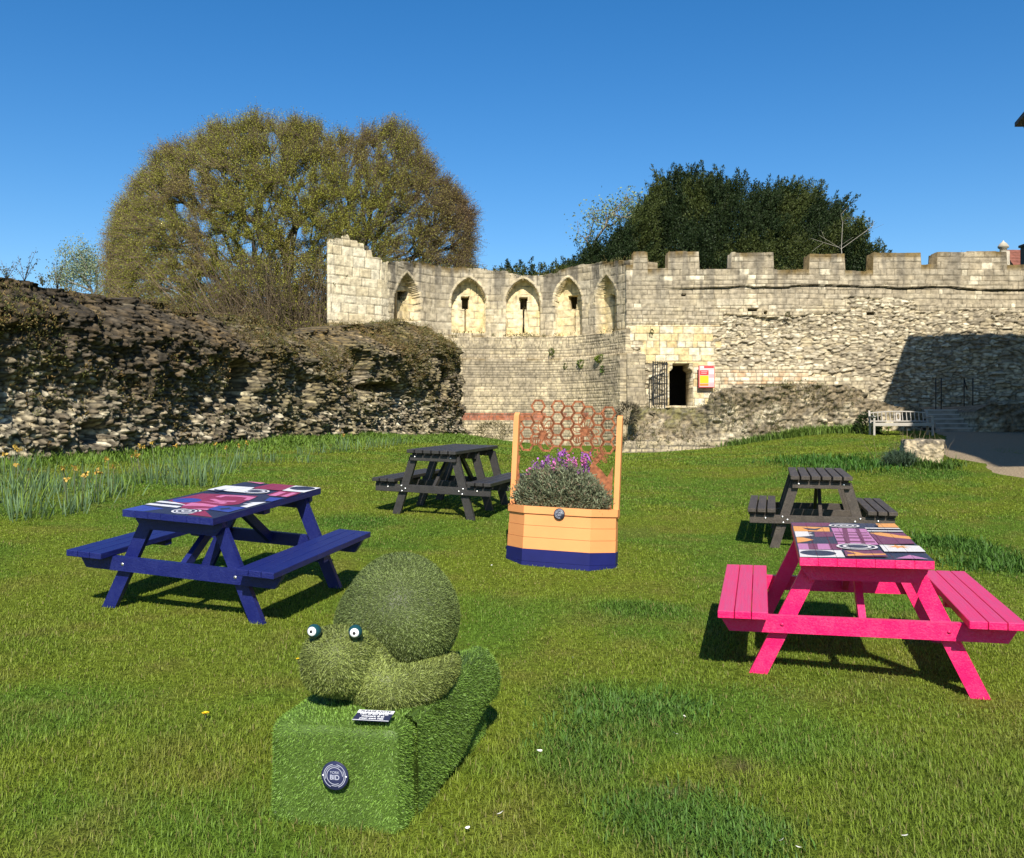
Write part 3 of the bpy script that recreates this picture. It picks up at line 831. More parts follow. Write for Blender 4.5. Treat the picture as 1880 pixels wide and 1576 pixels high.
# dark passage behind the doorway, the iron gate and the board
def door_bits():
    cwall = bpy.data.objects['castle_wall']
    a, b = W(1222, 745, DW), W(1279, 664, DW)
    m = MB(); x0, x1, z0, z1 = a.x - .35, b.x + .35, a.z - .02, b.z + .25
    y0, y1 = DW + .80, DW + 4.2
    t = .12
    for c, d in (((x0 - t, (y0 + y1) / 2, (z0 + z1) / 2), (t, y1 - y0, z1 - z0)), ((x1 + t, (y0 + y1) / 2, (z0 + z1) / 2), (t, y1 - y0, z1 - z0)),
                 (((x0 + x1) / 2, (y0 + y1) / 2, z1 + t), (x1 - x0 + 3 * t, y1 - y0, t)), (((x0 + x1) / 2, (y0 + y1) / 2, z0 - t / 2), (x1 - x0 + 3 * t, y1 - y0, t)), (((x0 + x1) / 2, y1, (z0 + z1) / 2), (x1 - x0, t, z1 - z0))):
        m.box(c, d)
    m.build('doorway_passage', mat('shade_dark_stone', (.05, .045, .04), .95, noise=.3), cwall)  # near-black stone: shade of the unlit interior put into the colour
    # gate leaf standing open against the wall on the left
    gx0, gx1 = W(1199, 0, DW - .75).x, W(1224.5, 0, DW - .45).x; gz0, gz1 = W(0, 745, DW - .6).z, W(0, 664, DW - .6).z
    g = empty('iron_gate', (gx1, DW - .4, gz0)); tag(g, 'dark iron bar gate swung open left of the wall doorway', 'gate')
    ir = mat('black_iron', (.02, .022, .022), .55, metal=.3)
    L = gx1 - gx0; Hh = gz1 - gz0
    fr = MB(); 
    for xx in (0, -L): fr.bar((xx, -.35 * (-xx / L), 0), (xx, -.35 * (-xx / L), Hh), .05, .05)
    for zz in (.06, Hh * .5, Hh - .04): fr.bar((0, 0, zz), (-L, -.35, zz), .05, .03, (0, 0, 1))
    fr.build('gate_frame', ir, g)
    for k in range(1, 6):
        f = k / 6
        MB().bar((-L * f, -.35 * f, 0.02), (-L * f, -.35 * f, Hh), .03, .03).build('gate_bar', ir, g)
    MB().bar((-L * .1, -.08, Hh * .97), (-L * .72, -.27, Hh * .62), .028, .028).build('gate_brace', ir, g)
    # second leaf folded behind the first, a few bars to the left
    MB().tube([(-L - .02, -.36, 0), (-L - .08, -.4, Hh * .62), (-L - .02, -.4, Hh * .70)], .014).build('gate_stay', ir, g)
    # information board
    q0, q1 = W(1283, 712, DW - .3), W(1312.5, 671, DW - .3)
    c = (q0 + q1) / 2; wd = q1.x - q0.x; ht = q1.z - q0.z
    B = empty('information_board', (c.x, DW - .22, c.z)); tag(B, 'pink and red information board with yellow panel beside the doorway', 'sign')
    m = MB(); m.box((0, 0, 0), (wd, .05, ht), bev=.004)
    m.build('board', mat('board_red', (.42, .06, .05), .5), B)
    cols = [('p', (.75, .48, .48)), ('r', (.50, .05, .05)), ('w', (.80, .74, .72)), ('y', (.85, .48, .02)), ('k', (.72, .36, .38)), ('o', (.70, .22, .03))]
    mm = [mat('board_print_' + n, c_, .5) for n, c_ in cols]
    m = MB()
    def rect(u0, v0, u1, v1, mi, l=1):
        m.box(((u0 + u1 - 1) / 2 * wd, -.025 - .0025 * l, (.5 - (v0 + v1) / 2) * ht), ((u1 - u0) * wd, .003 * l, (v1 - v0) * ht), mi=mi)
    rect(.06, .02, .97, .96, 0)
    rect(.34, .03, .95, .12, 1, 2); rect(.16, .04, .30, .12, 2, 2)
    rect(.08, .22, .62, .44, 1, 2); rect(.66, .22, .96, .36, 2, 2); rect(.66, .40, .96, .54, 4, 2)
    rect(.08, .46, .62, .80, 3, 2); rect(.66, .58, .96, .74, 2, 2); rect(.08, .82, .62, .92, 5, 2); rect(.66, .80, .96, .92, 4, 2)
    rect(.16, .27, .54, .30, 4, 3); rect(.16, .34, .5, .37, 4, 3)
    m.build('printed_panel', mm, B)
door_bits()

# ------------------------------------------------------------------ picnic tables
POSE = {  # fitted rotation and position (camera height added), one per table
 'blue': ([-2.122, 6.95, -1.256], [[0.9647, 0.2597, 0.0427], [-0.2558, 0.9634, -0.0803], [-0.062, 0.0666, 0.9959]]),
 'pink': ([2.145, 5.825, -1.433], [[0.9658, 0.2588, -0.0155], [-0.2591, 0.9654, -0.0282], [0.0077, 0.0312, 0.9995]]),
 'br': ([3.376, 10.238, -1.222], [[0.9626, 0.2708, 0.0006], [-0.2707, 0.9625, -0.0164], [-0.005, 0.0156, 0.9999]]),
 'bl': ([-0.719, 11.41, -0.975], [[0.9587, 0.2835, 0.0245], [-0.2827, 0.9586, -0.0334], [-0.033, 0.025, 0.9991]])}
def pose(n):
    p, r = POSE[n]
    m = Matrix(r).to_4x4(); m.translation = Vector((p[0], p[1], p[2] + CAMZ)); return m
M_BOLT = mat('galvanised_bolt', (.6, .6, .58), .35, metal=.8)

def table_planked(nm, lab, mtx, wm, bm):
    """commercial pub bench with close boards"""
    t = empty('picnic_table', mtx=mtx); tag(t, lab, 'picnic table')
    Wt, L, ht, bi, bo, hb = .347, 1.54, .745, .515, .797, .428
    h = L / 2
    m = MB(); n = 7; w_ = 2 * Wt / n
    for k in range(n): m.box((-Wt + w_ * (k + .5), 0, ht - .023), (w_ - .0016, L, .045), bev=.0012)
    top = m.build('tabletop', wm, t)
    for sd in (-1, 1):
        m = MB(); w_ = (bo - bi) / 3
        for k in range(3): m.box((sd * (bi + w_ * (k + .5)), 0, hb - .021), (w_ - .004, L, .042), bev=.003)
        m.build('seat', wm, t)
    for e in (-1, 1):
        y = e * (h - .17)
        m = MB(); yo = y + e * .045
        m.prism([(-.335, ht - .047), (.335, ht - .047), (.335, ht - .085), (.285, ht - .145), (-.285, ht - .145), (-.335, ht - .085)], min(y, yo), max(y, yo), 'y')
        m.build('top_bearer', wm, t)
        m = MB()
        z1 = hb - .043; z0 = z1 - .098
        m.prism([(-.79, z1), (.79, z1), (.775, z1 - .035), (.735, z0), (-.735, z0), (-.775, z1 - .035)], min(y, yo), max(y, yo), 'y')
        m.build('seat_bearer', wm, t)
        for sd in (-1, 1):
            m = MB(); yi = y - e * .044
            # leg as a sheared plank cut level at the foot
            def lx(z): return sd * (.59 - (.59 - .255) * z / .70)
            m.prism([(lx(-.04) - .052, -.04), (lx(-.04) + .052, -.04), (lx(.695) + .052, .695), (lx(.695) - .052, .695)], min(y - e * .002, yi), max(y - e * .002, yi), 'y')
            lg = m.build('leg', wm, t)
            b = MB()
            b.lathe([(.0, .012), (.006, .011), (.011, .006), (.012, 0)][::-1], (sd * .44, yo + e * .0005, (z0 + z1) / 2), 10, Matrix.Rotation(math.radians(90 * e) * -1 * -1 if e < 0 else math.radians(-90), 3, 'X'))
            b.build('bolt', bm, lg)
        m = MB(); m.bar((0, e * (h - .19), .34), (0, e * .10, .665), .07, .04, (1, 0, 0)); m.build('brace', wm, t)
    m = MB(); m.box((0, 0, ht - .07), (.6, .085, .045)); m.build('batten', wm, t)
    for sd in (-1, 1):
        m = MB(); m.box((sd * (bi + bo) / 2, 0, hb - .065), (.26, .07, .04)); m.build('seat_batten', wm, t)
    return t, top
def table_slatted(lab, mtx, wm):
    """recycled-plastic table with open gaps and three leg frames"""
    t = empty('picnic_table', mtx=mtx); tag(t, lab, 'picnic table', 'dark slatted picnic tables')
    Wt, L, ht, bi, bo, hb = .309, 1.62, .751, .44, .736, .405
    h = L / 2
    m = MB(); n = 6; p = 2 * Wt / n
    for k in range(n): m.box((-Wt + p * (k + .5), 0, ht - .02), (p - .016, L, .04), bev=.004)
    m.build('tabletop', wm, t)
    for sd in (-1, 1):
        m = MB(); p = (bo - bi) / 3
        for k in range(3): m.box((sd * (bi + p * (k + .5)), 0, hb - .02), (p - .014, L, .04), bev=.004)
        m.build('seat', wm, t)
    for y, e in ((-(h - .10), -1), (0, -1), (h - .10, 1)):
        yo = y + e * .04
        m = MB(); m.box((0, (y + yo) / 2, ht - .10), (.565, .04, .062), bev=.003); m.box((0, (y + yo) / 2 - e * .03, ht - .056), (.54, .02, .03)); m.build('top_bearer', wm, t)
        m = MB(); zc = hb - .04 - .028 - .045
        m.box((0, (y + yo) / 2, zc), (1.42, .04, .088), bev=.003)
        for sd in (-1, 1): m.box((sd * .588, (y + yo) / 2 - e * .03, hb - .055), (.27, .02, .03))
        br = m.build('seat_bearer', wm, t)
        for sd in (-1, 1):
            m = MB(); yi = y - e * .05
            def lx(z): return sd * (.455 - (.455 - .245) * z / .70)
            m.prism([(lx(-.04) - .048, -.04), (lx(-.04) + .048, -.04), (lx(.68) + .048, .68), (lx(.68) - .048, .68)], min(y - e * .002, yi), max(y - e * .002, yi), 'y')
            lg = m.build('leg', wm, t)
            if y != 0:
                b = MB(); R = Matrix.Rotation(math.radians(90 if e < 0 else -90), 3, 'X')
                prof = [(.012, 0), (.012, .004), (.007, .009), (0, .01)]
                for dx, dz in ((-.03, .0), (.02, .03), (.012, -.03), (.19, .012)):
                    b = MB(); b.lathe(prof, (sd * .36 + sd * dx, yo, zc + dz), 8, R); b.build('bolt', M_BOLT, lg)
                b = MB(); b.lathe(prof, (sd * .22, yo, ht - .085), 8, R); b.build('bolt', M_BOLT, lg)
        if y != 0:
            m = MB(); m.bar((0, y - e * .02, .3), (0, y - e * .55, .68), .06, .035, (1, 0, 0)); m.build('brace', wm, t)
    return t

M_BLUE = wood('blue_paint', (.006, .010, .105), (.045, .06, .22), .42, amt=.35, top_sheen=(.014, .022, .13))
M_PINK = wood('pink_paint', (.78, .004, .115), (.66, .15, .30), .42, amt=.35, top_sheen=(.52, .065, .18))
M_SLAT = wood('dark_recycled_plastic', (.030, .028, .027), (.10, .09, .08), .5, amt=.35)
M_SLATB = wood('brown_recycled_plastic', (.050, .040, .032), (.16, .13, .10), .55, amt=.5)
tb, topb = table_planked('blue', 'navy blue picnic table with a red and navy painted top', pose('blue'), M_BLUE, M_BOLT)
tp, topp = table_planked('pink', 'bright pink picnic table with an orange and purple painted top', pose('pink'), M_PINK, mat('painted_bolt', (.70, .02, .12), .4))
table_slatted('charcoal slatted picnic table standing left of the orange planter', pose('bl'), M_SLAT)
table_slatted('weathered brown slatted picnic table just behind the pink table', pose('br'), M_SLATB)

# painted geometric tabletops, cut along the boards
def homog(src):
    dst = [(0, 0), (1, 0), (1, 1), (0, 1)]
    A = []; B = []
    for (x, y), (u, v) in zip(src, dst):
        A += [[x, y, 1, 0, 0, 0, -u * x, -u * y], [0, 0, 0, x, y, 1, -v * x, -v * y]]; B += [u, v]
    h = np.linalg.solve(np.array(A, float), np.array(B, float))
    def f(x, y):
        d = h[6] * x + h[7] * y + 1
        return ((h[0] * x + h[1] * y + h[2]) / d, (h[3] * x + h[4] * y + h[5]) / d)
    return f
def clip(poly, ax, lim, sign):
    out = []
    for i in range(len(poly)):
        a, b = poly[i], poly[(i + 1) % len(poly)]
        ia = (a[ax] - lim) * sign >= 0; ib = (b[ax] - lim) * sign >= 0
        if ia: out.append(a)
        if ia != ib:
            t = (lim - a[ax]) / (b[ax] - a[ax]); out.append((a[0] + t * (b[0] - a[0]), a[1] + t * (b[1] - a[1])))
    return out
def mural(parent_top, layers, pal, name):
    Wt, L, ht = .347, 1.54, .745; n = 7; w_ = 2 * Wt / n
    m = MB(); mats = [wood('mural_' + k, c, tuple(min(1, q * .8 + .05) for q in c), .4, amt=.5) for k, c in pal.items()]; key = list(pal)
    for li, (ck, poly) in enumerate(layers):
        P = [((u - .5) * 2 * Wt, (v - .5) * L) for u, v in poly]
        for k in range(n):
            q = clip(P, 0, -Wt + w_ * k + .0010, 1); q = clip(q, 0, -Wt + w_ * (k + 1) - .0010, -1) if len(q) > 2 else q
            q = clip(q, 1, -L / 2 + .003, 1) if len(q) > 2 else q; q = clip(q, 1, L / 2 - .003, -1) if len(q) > 2 else q
            if len(q) > 2:
                ar = sum(q[i][0] * q[(i + 1) % len(q)][1] - q[(i + 1) % len(q)][0] * q[i][1] for i in range(len(q)))
                if ar < 0: q = q[::-1]
                m.add([(x, y, ht + .0006 + .00022 * li) for x, y in q], [list(range(len(q)))], key.index(ck))
    return m.build(name, mats, parent_top)
def ell(cx, cy, rx, ry, n=36): return [(cx + rx * math.cos(2 * math.pi * k / n), cy + ry * math.sin(2 * math.pi * k / n)) for k in range(n)]
def disc_uv(cu, cv, r):  # round in metres
    return [(cu + r / .694 * math.cos(2 * math.pi * k / 40), cv + r / 1.54 * math.sin(2 * math.pi * k / 40)) for k in range(40)]
def rect_uv(a, b, c, d): return [(a, b), (c, b), (c, d), (a, d)]
def star_uv(cu, cv, r, r2, n, ph=0):
    return [(cu + (r if k % 2 == 0 else r2) / .694 * math.cos(math.pi * k / n + ph), cv + (r if k % 2 == 0 else r2) / 1.54 * math.sin(math.pi * k / n + ph)) for k in range(2 * n)]

# pink table
H = homog([(215, 490), (1820, 575), (1350, 115), (95, 80)])
def hp(*p): return [H(p[i], p[i + 1]) for i in range(0, len(p), 2)]
LP = [('navy', rect_uv(0, 0, 1, 1)),
 ('plum', hp(100, 88, 560, 95, 550, 135, 125, 128)), ('orange', hp(125, 130, 545, 150, 558, 200, 140, 190)), ('navy', hp(230, 150, 380, 165, 470, 150, 400, 185, 300, 178)),
 ('white', hp(145, 192, 300, 196, 300, 208, 350, 212, 300, 224, 370, 240, 310, 250, 165, 258)), ('plum', hp(370, 200, 590, 205, 600, 262, 385, 262)),
 ('orange', hp(170, 262, 250, 266, 370, 295, 290, 312, 185, 325)),
 ('lilac', hp(185, 335, 690, 350, 700, 415, 205, 402)), ('plum', hp(300, 338, 410, 342, 425, 408, 320, 404)), ('plum', hp(540, 344, 650, 350, 690, 414, 570, 410)),
 ('white', hp(205, 405, 690, 425, 735, 505, 222, 488)), ('navy', disc_uv(.155, .105, .098)),
 ('lilac', hp(570, 160, 990, 178, 1140, 372, 655, 350)),
 ('plum', hp(600, 205, 1000, 222, 1010, 232, 604, 216)), ('plum', hp(612, 236, 1020, 250, 1030, 262, 618, 248)), ('plum', hp(625, 272, 1050, 284, 1062, 298, 632, 286)), ('plum', hp(640, 314, 1090, 330, 1100, 344, 648, 328)),
 ('plum', hp(700, 165, 760, 168, 800, 352, 735, 350)), ('plum', hp(860, 172, 905, 174, 985, 358, 935, 356)),
 ('white', disc_uv(.50, .885, .10)), ('navy', disc_uv(.50, .885, .085)), ('white', disc_uv(.50, .885, .066)), ('navy', disc_uv(.50, .885, .05)), ('white', disc_uv(.50, .885, .03)), ('navy', disc_uv(.50, .885, .016)),
 ('orange', hp(1110, 118, 1350, 120, 1405, 172, 1150, 164)), ('navy', hp(1100, 130, 1160, 135, 1110, 150)),
 ('white', hp(975, 168, 1400, 178, 1420, 190, 985, 180)), ('white', hp(1000, 202, 1440, 212, 1455, 224, 1010, 214)),
 ('plum', hp(1030, 232, 1460, 240, 1590, 375, 1145, 372)), ('orange', hp(1030, 234, 1170, 232, 1280, 248, 1400, 272, 1530, 285, 1548, 318, 1420, 306, 1300, 292, 1150, 268)),
 ('white', hp(1145, 378, 1640, 402, 1725, 476, 1205, 460)), ('orange', star_uv(.825, .285, .075, .03, 7)),
 ('white', disc_uv(.49, .265, .115)), ('navy', disc_uv(.49, .265, .10)), ('white', disc_uv(.49, .265, .08)), ('navy', disc_uv(.49, .265, .062)),
 ('plum', hp(720, 438, 1160, 448, 1250, 522, 745, 506)), ('orange', hp(735, 442, 870, 462, 960, 482, 1210, 488, 1225, 502, 770, 502, 760, 486, 870, 482)),
 ('lilac', hp(1340, 548, 1515, 512, 1745, 566))]
PAL_P = {'navy': (.030, .032, .055), 'plum': (.17, .04, .085), 'orange': (.75, .33, .07), 'white': (.72, .68, .64), 'lilac': (.48, .19, .36)}
mural(topp, LP, PAL_P, 'painted_design')
# blue table
H = homog([(40, 275), (840, 370), (1800, 65), (1110, 40)])
LB = [('navy', rect_uv(0, 0, 1, 1)), ('blue', hp(40, 275, 240, 232, 400, 262, 200, 290)),
 ('white', disc_uv(.56, .10, .098)), ('navy', disc_uv(.56, .10, .083)), ('white', disc_uv(.56, .10, .07)), ('navy', disc_uv(.56, .10, .058)), ('white', disc_uv(.56, .10, .036)), ('navy', disc_uv(.56, .10, .02)),
 ('red', hp(590, 322, 765, 278, 832, 356)),
 ('white', hp(245, 225, 290, 213, 565, 240, 515, 254)), ('white', hp(350, 204, 395, 194, 650, 216, 600, 228)),
 ('red', hp(470, 192, 770, 130, 1255, 140, 1090, 215, 900, 236, 760, 276, 540, 258, 600, 225)), ('blue', disc_uv(.21, .335, .10)),
 ('pink', hp(560, 240, 660, 208, 760, 212, 900, 232, 870, 244, 700, 236)), ('pink', hp(640, 262, 770, 262, 850, 262, 790, 278)),
 ('pink', hp(735, 192, 800, 196, 980, 212, 930, 216)), ('pink', hp(820, 176, 870, 172, 985, 206, 930, 212)), ('pink', hp(880, 186, 1070, 186, 1050, 196, 860, 196)),
 ('pink', hp(870, 156, 940, 140, 1120, 142, 1240, 152, 1180, 180, 1130, 178, 1160, 158, 1060, 150, 960, 150, 925, 160)),
 ('blue', hp(790, 270, 905, 234, 1175, 250, 1000, 302)), ('navy', star_uv(.82, .22, .07, .025, 4)),
 ('white', hp(1110, 238, 1190, 222, 1130, 214, 1230, 206, 1190, 198, 1358, 194, 1180, 250)),
 ('blue', hp(1335, 182, 1370, 150, 1510, 158, 1440, 192)),
 ('red', hp(1330, 132, 1430, 98, 1645, 106, 1565, 148)), ('pink', hp(1350, 136, 1440, 104, 1500, 106, 1420, 140)), ('pink', hp(1470, 142, 1560, 108, 1610, 110, 1530, 144)),
 ('white', hp(1440, 94, 1560, 52, 1800, 64, 1685, 106)), ('navy', disc_uv(.84, .93, .10)),
 ('red', hp(1170, 85, 1370, 42, 1560, 50, 1450, 96)), ('pink', hp(1125, 42, 1310, 40, 1240, 54)), ('white', disc_uv(.5, .72, .11)), ('navy', disc_uv(.5, .72, .095)), ('white', disc_uv(.5, .72, .078)), ('navy', disc_uv(.5, .72, .058)),
 ('white', hp(805, 106, 900, 72, 1200, 80, 1120, 120)), ('navy', star_uv(.14, .645, .085, .035, 5))]
PAL_B = {'navy': (.022, .026, .06), 'red': (.25, .025, .07), 'blue': (.035, .06, .30), 'white': (.70, .70, .72), 'pink': (.58, .17, .33)}
mural(topb, LB, PAL_B, 'painted_design')

# ------------------------------------------------------------------ planter with the honeycomb screen
M_OR = mat('orange_paint', (.78, .325, .115), .6, noise=.06, nscale=3, bump=.15, bscale=30, bdist=.003)
M_NV = mat('navy_paint', (.010, .013, .105), .5, noise=.15, nscale=5, bump=.2, bscale=30, bdist=.003)
M_RUST = mat('corten_steel', (.27, .098, .042), .85, noise=.45, nscale=30, bump=.3, bscale=80, bdist=.002)
M_DARK = mat('near_black', (.015, .015, .016), .6)
M_SOIL = mat('soil', (.04, .03, .02), 1, noise=.5, nscale=40, bump=1, bscale=60)
def planter():
    yaw = math.radians(-15)
    base = Vector((.385, 8.30, 0)); zb = CAMZ - 1.305
    mtx = Matrix.Translation((base.x, base.y, zb)) @ Matrix.Rotation(math.radians(2.6), 4, 'Y') @ Matrix.Rotation(math.radians(-2.0), 4, 'X') @ Matrix.Rotation(yaw, 4, 'Z')
    t = empty('wooden_planter', mtx=mtx)
    tag(t, 'tall orange and navy planter with a rusty honeycomb bee screen', 'planter')
    fw, ch, dp = .305, .195, .12       # half front width, chamfer, straight depth; local origin under the front face centre
    def outline(o=0, top=0):
        k = o * .4142
        return [(-fw - k, -o), (fw + k, -o), (fw + ch + o, ch - k), (fw + ch + o, ch + dp + o), (-fw - ch - o, ch + dp + o), (-fw - ch - o, ch - k)]
    def ring(m, o1, o0, z0, z1, mi=0):
        A = outline(o1); B = outline(o0); n = 6
        V = [(x, y, z0) for x, y in A] + [(x, y, z1) for x, y in A] + [(x, y, z1) for x, y in B] + [(x, y, z0) for x, y in B]
        F = []
        for i in range(n):
            j = (i + 1) % n
            F += [[i, j, n + j, n + i], [n + i, n + j, 2 * n + j, 2 * n + i], [2 * n + i, 2 * n + j, 3 * n + j, 3 * n + i], [3 * n + i, 3 * n + j, j, i]]
        m.add(V, F, mi)
    m = MB()
    for k in range(3): ring(m, .0 + .003 * (2 - k), -.03, .213 + k * .1073 + .0015, .213 + (k + 1) * .1073 - .0015)
    m.build('planter_box', M_OR, t)
    m = MB(); ring(m, .012, -.03, .105, .2125); ring(m, .015, -.03, -.05, .103); m.build('navy_base', M_NV, t)
    m = MB(); ring(m, .014, -.035, .535, .60); m.build('rim', M_OR, t)
    A = outline(-.028); m = MB(); m.add([(x, y, .53) for x, y in A], [list(range(6))]); m.build('soil', M_SOIL, t)
    for sd in (-1, 1):
        x = sd * (fw + ch - .012); y = ch + dp - .03
        m = MB(); m.prism([(y - .042, .52), (y + .035, .52), (y + .035, 1.40), (y - .0, 1.46), (y - .042, 1.43)], x - .024, x + .024, 'x')
        m.build('post', M_OR, t)
    # screen: flat-top hexagons cut in steel plate
    ys = ch + dp - .02; th = .005
    m = MB()
    def bar2(a, b, wdt, T=th):
        dx, dz = b[0] - a[0], b[1] - a[1]; l = math.hypot(dx, dz)
        if l < 1e-6: return
        nx, nz = -dz / l * wdt / 2, dx / l * wdt / 2; ex, ez = dx / l * wdt * .25, dz / l * wdt * .25
        m.prism([(a[0] + nx - ex, a[1] + nz - ez), (b[0] + nx + ex, b[1] + nz + ez), (b[0] - nx + ex, b[1] - nz + ez), (a[0] - nx - ex, a[1] - nz - ez)], ys - T, ys)
    def loc(zx, zy):     # crop pixel -> plane of the screen
        X = (zx - 555) / 4.633 / 192; Z = (1010 - zy) / 4.633 / 198 + .55
        return X, Z
    cols = {c: (zx, [zt + 97 * k for k in range(7) if zt + 97 * k < lim - 75]) for c, zx, zt, lim in ((0, 210, 210, 545), (1, 298, 163, 520), (2, 384, 212, 560), (3, 466, 163, 600), (4, 548, 115, 540), (5, 640, 95, 540), (6, 722, 150, 540), (7, 803, 205, 580), (8, 893, 160, 540))}
    holes = [loc(345, 362), loc(700, 318)]
    seen = set(); R0 = .0600; 
    pitch = 85 / 4.633 / 192; rz = 97 / 4.633 / 198
    for c, (zx, lst) in cols.items():
        for zy in lst:
            x, z = loc(zx, zy)
            gx = -0.40 + c * pitch * 1.0
            k = round((z - (0.045 if c % 2 else 0)) / rz); z = k * rz + (0.045 if c % 2 else 0)
            x = loc(210, 0)[0] + c * pitch
            r = rz / math.sqrt(3) * 1.0
            hx = pitch / 1.5
            pts = [(x + hx * math.cos(math.radians(60 * q)), z + rz / 2 / math.sin(math.radians(60)) * math.sin(math.radians(60 * q))) for q in range(6)]
            for q in range(6):
                a, b = pts[q], pts[(q + 1) % 6]
                key = tuple(sorted([(round(a[0], 2), round(a[1], 2)), (round(b[0], 2), round(b[1], 2))]))
                if key in seen: continue
                mx_, mz_ = (a[0] + b[0]) / 2, (a[1] + b[1]) / 2
                if min(math.hypot(mx_ - hx_, mz_ - hz_) for hx_, hz_ in holes) < .052: continue
                seen.add(key); bar2(a, b, .0185)
    xl, xr = -.50, .50
    for sd in (-1, 1): bar2((sd * .497, .56), (sd * .497, 1.37), .012)
    for zz in (500, 405, 305): 
        a = loc(210 - 52, zz); bar2((-.497, a[1]), a, .010)
    for zz in (352, 452, 255):
        a = loc(893 + 50, zz); bar2((.497, a[1]), a, .010)
    # bees
    def bee(zx, zy, rot, s, T=.007):
        x0, z0 = loc(zx, zy); c, s_ = math.cos(rot), math.sin(rot)
        def P(u, v): return (x0 + (u * c - v * s_) * s, z0 + (u * s_ + v * c) * s)
        m.prism([P(.047 * math.cos(t) * (1 + .12 * math.cos(7 * t)), .043 * math.sin(t) * (1 + .12 * math.cos(7 * t))) for t in np.linspace(0, 2 * math.pi, 28, False)], ys - T, ys)
        def outl(pts, w_=.007):
            for i in range(len(pts) - 1): bar2(pts[i], pts[i + 1], w_, T)
        for a, l in ((55, .12), (95, .11), (150, .085), (-20, .10), (-60, .13)):
            a = math.radians(a); q = []
            for t in np.linspace(0, 2 * math.pi, 17): q.append(P(.025 * math.cos(a) + math.cos(a) * l * .5 * (1 - math.cos(t)) - math.sin(a) * .024 * math.sin(t), .025 * math.sin(a) + math.sin(a) * l * .5 * (1 - math.cos(t)) + math.cos(a) * .024 * math.sin(t)))
            outl(q)
            bar2(P(.03 * math.cos(a), .03 * math.sin(a)), P(l * .7 * math.cos(a + .05), l * .7 * math.sin(a + .05)), .005, T)
        q = [P(-.075 + .048 * math.cos(t), -.045 + .034 * math.sin(t)) for t in np.linspace(0, 2 * math.pi, 17)]; outl(q, .008)
        for k in (-1, 0, 1): bar2(P(-.075 + k * .022 - .008, -.045 - .030), P(-.075 + k * .022 + .008, -.045 + .030), .011, T)
        for a in (15, 120, 200, 235, 290): 
            a = math.radians(a); bar2(P(.03 * math.cos(a), .03 * math.sin(a)), P(.10 * math.cos(a), .10 * math.sin(a)), .0065, T)
            bar2(P(.10 * math.cos(a), .10 * math.sin(a)), P(.13 * math.cos(a + .35), .13 * math.sin(a + .35)), .006, T)
    bee(345, 362, math.radians(10), 1.05); bee(700, 318, math.radians(20), 1.05); bee(838, 520, math.radians(15), .55)
    # solid lower right of the plate with cut foliage
    def blob(pts): 
        m.prism([loc(a, b) for a, b in pts], ys - .004, ys - .0005)
    blob([(945, 1000), (760, 1000), (750, 700), (740, 640), (770, 580), (805, 545), (850, 540), (800, 600), (850, 640), (900, 700), (930, 640), (945, 600)][::-1])
    blob([(135, 1000), (135, 560), (160, 540), (150, 640), (165, 760), (175, 1000)])
    m.build('honeycomb_screen', M_RUST, t)
    # small round plaque on the rim
    pl = MB(); R = Matrix.Rotation(math.radians(90), 3, 'X')
    pl.lathe([(0, 0), (.050, 0), (.050, .006), (.047, .008), (0, .008)], (0.02, -.016, .545), 32, R)
    plo = pl.build('plaque', mat('plaque_dark', (.02, .022, .035), .35), t)
    rg = MB()
    for r0 in (.040, .031): 
        V = []; F = []; n = 40
        for k in range(n + 1):
            a = 2 * math.pi * k / n
            V += [(.02 + r0 * math.cos(a), -.0245, .545 + r0 * math.sin(a)), (.02 + (r0 - .0025) * math.cos(a), -.0245, .545 + (r0 - .0025) * math.sin(a))]
        F = [[2 * k, 2 * k + 1, 2 * k + 3, 2 * k + 2] for k in range(int(n * .8))]
        rg.add(V, F)
    rg.build('plaque_ring', mat('pale_print', (.45, .48, .55), .4), plo)
    text_mesh('plaque_lettering', 'YORK\nBID', .021, bpy.data.materials['pale_print'], plo, Matrix.Translation((.02, -.0246, .545)) @ Matrix.Rotation(math.radians(90), 4, 'X'))
    return mtx
PM = planter()

def leaf_cloud(P, D, size, col, seed, spread=.6, aspect=.35):
    """small pointed leaves (two triangles) at P pointing along D"""
    r = np.random.default_rng(seed); n = len(P)
    D = D + r.normal(0, spread, (n, 3)); D /= np.linalg.norm(D, axis=1)[:, None]
    s = np.cross(D, r.normal(0, 1, (n, 3))); s /= np.linalg.norm(s, axis=1)[:, None] + 1e-9
    L = (size * r.uniform(.6, 1.3, n))[:, None]
    a = P; b = P + D * L * .5 + s * L * aspect * .5; c = P + D * L; d = P + D * L * .5 - s * L * aspect * .5
    V = np.stack([a, b, c, d], 1).reshape(-1, 3)
    Q = np.arange(n)[:, None] * 4 + np.array([[0, 1, 2, 3]])
    return V, Q, np.repeat(col, 4, 0)

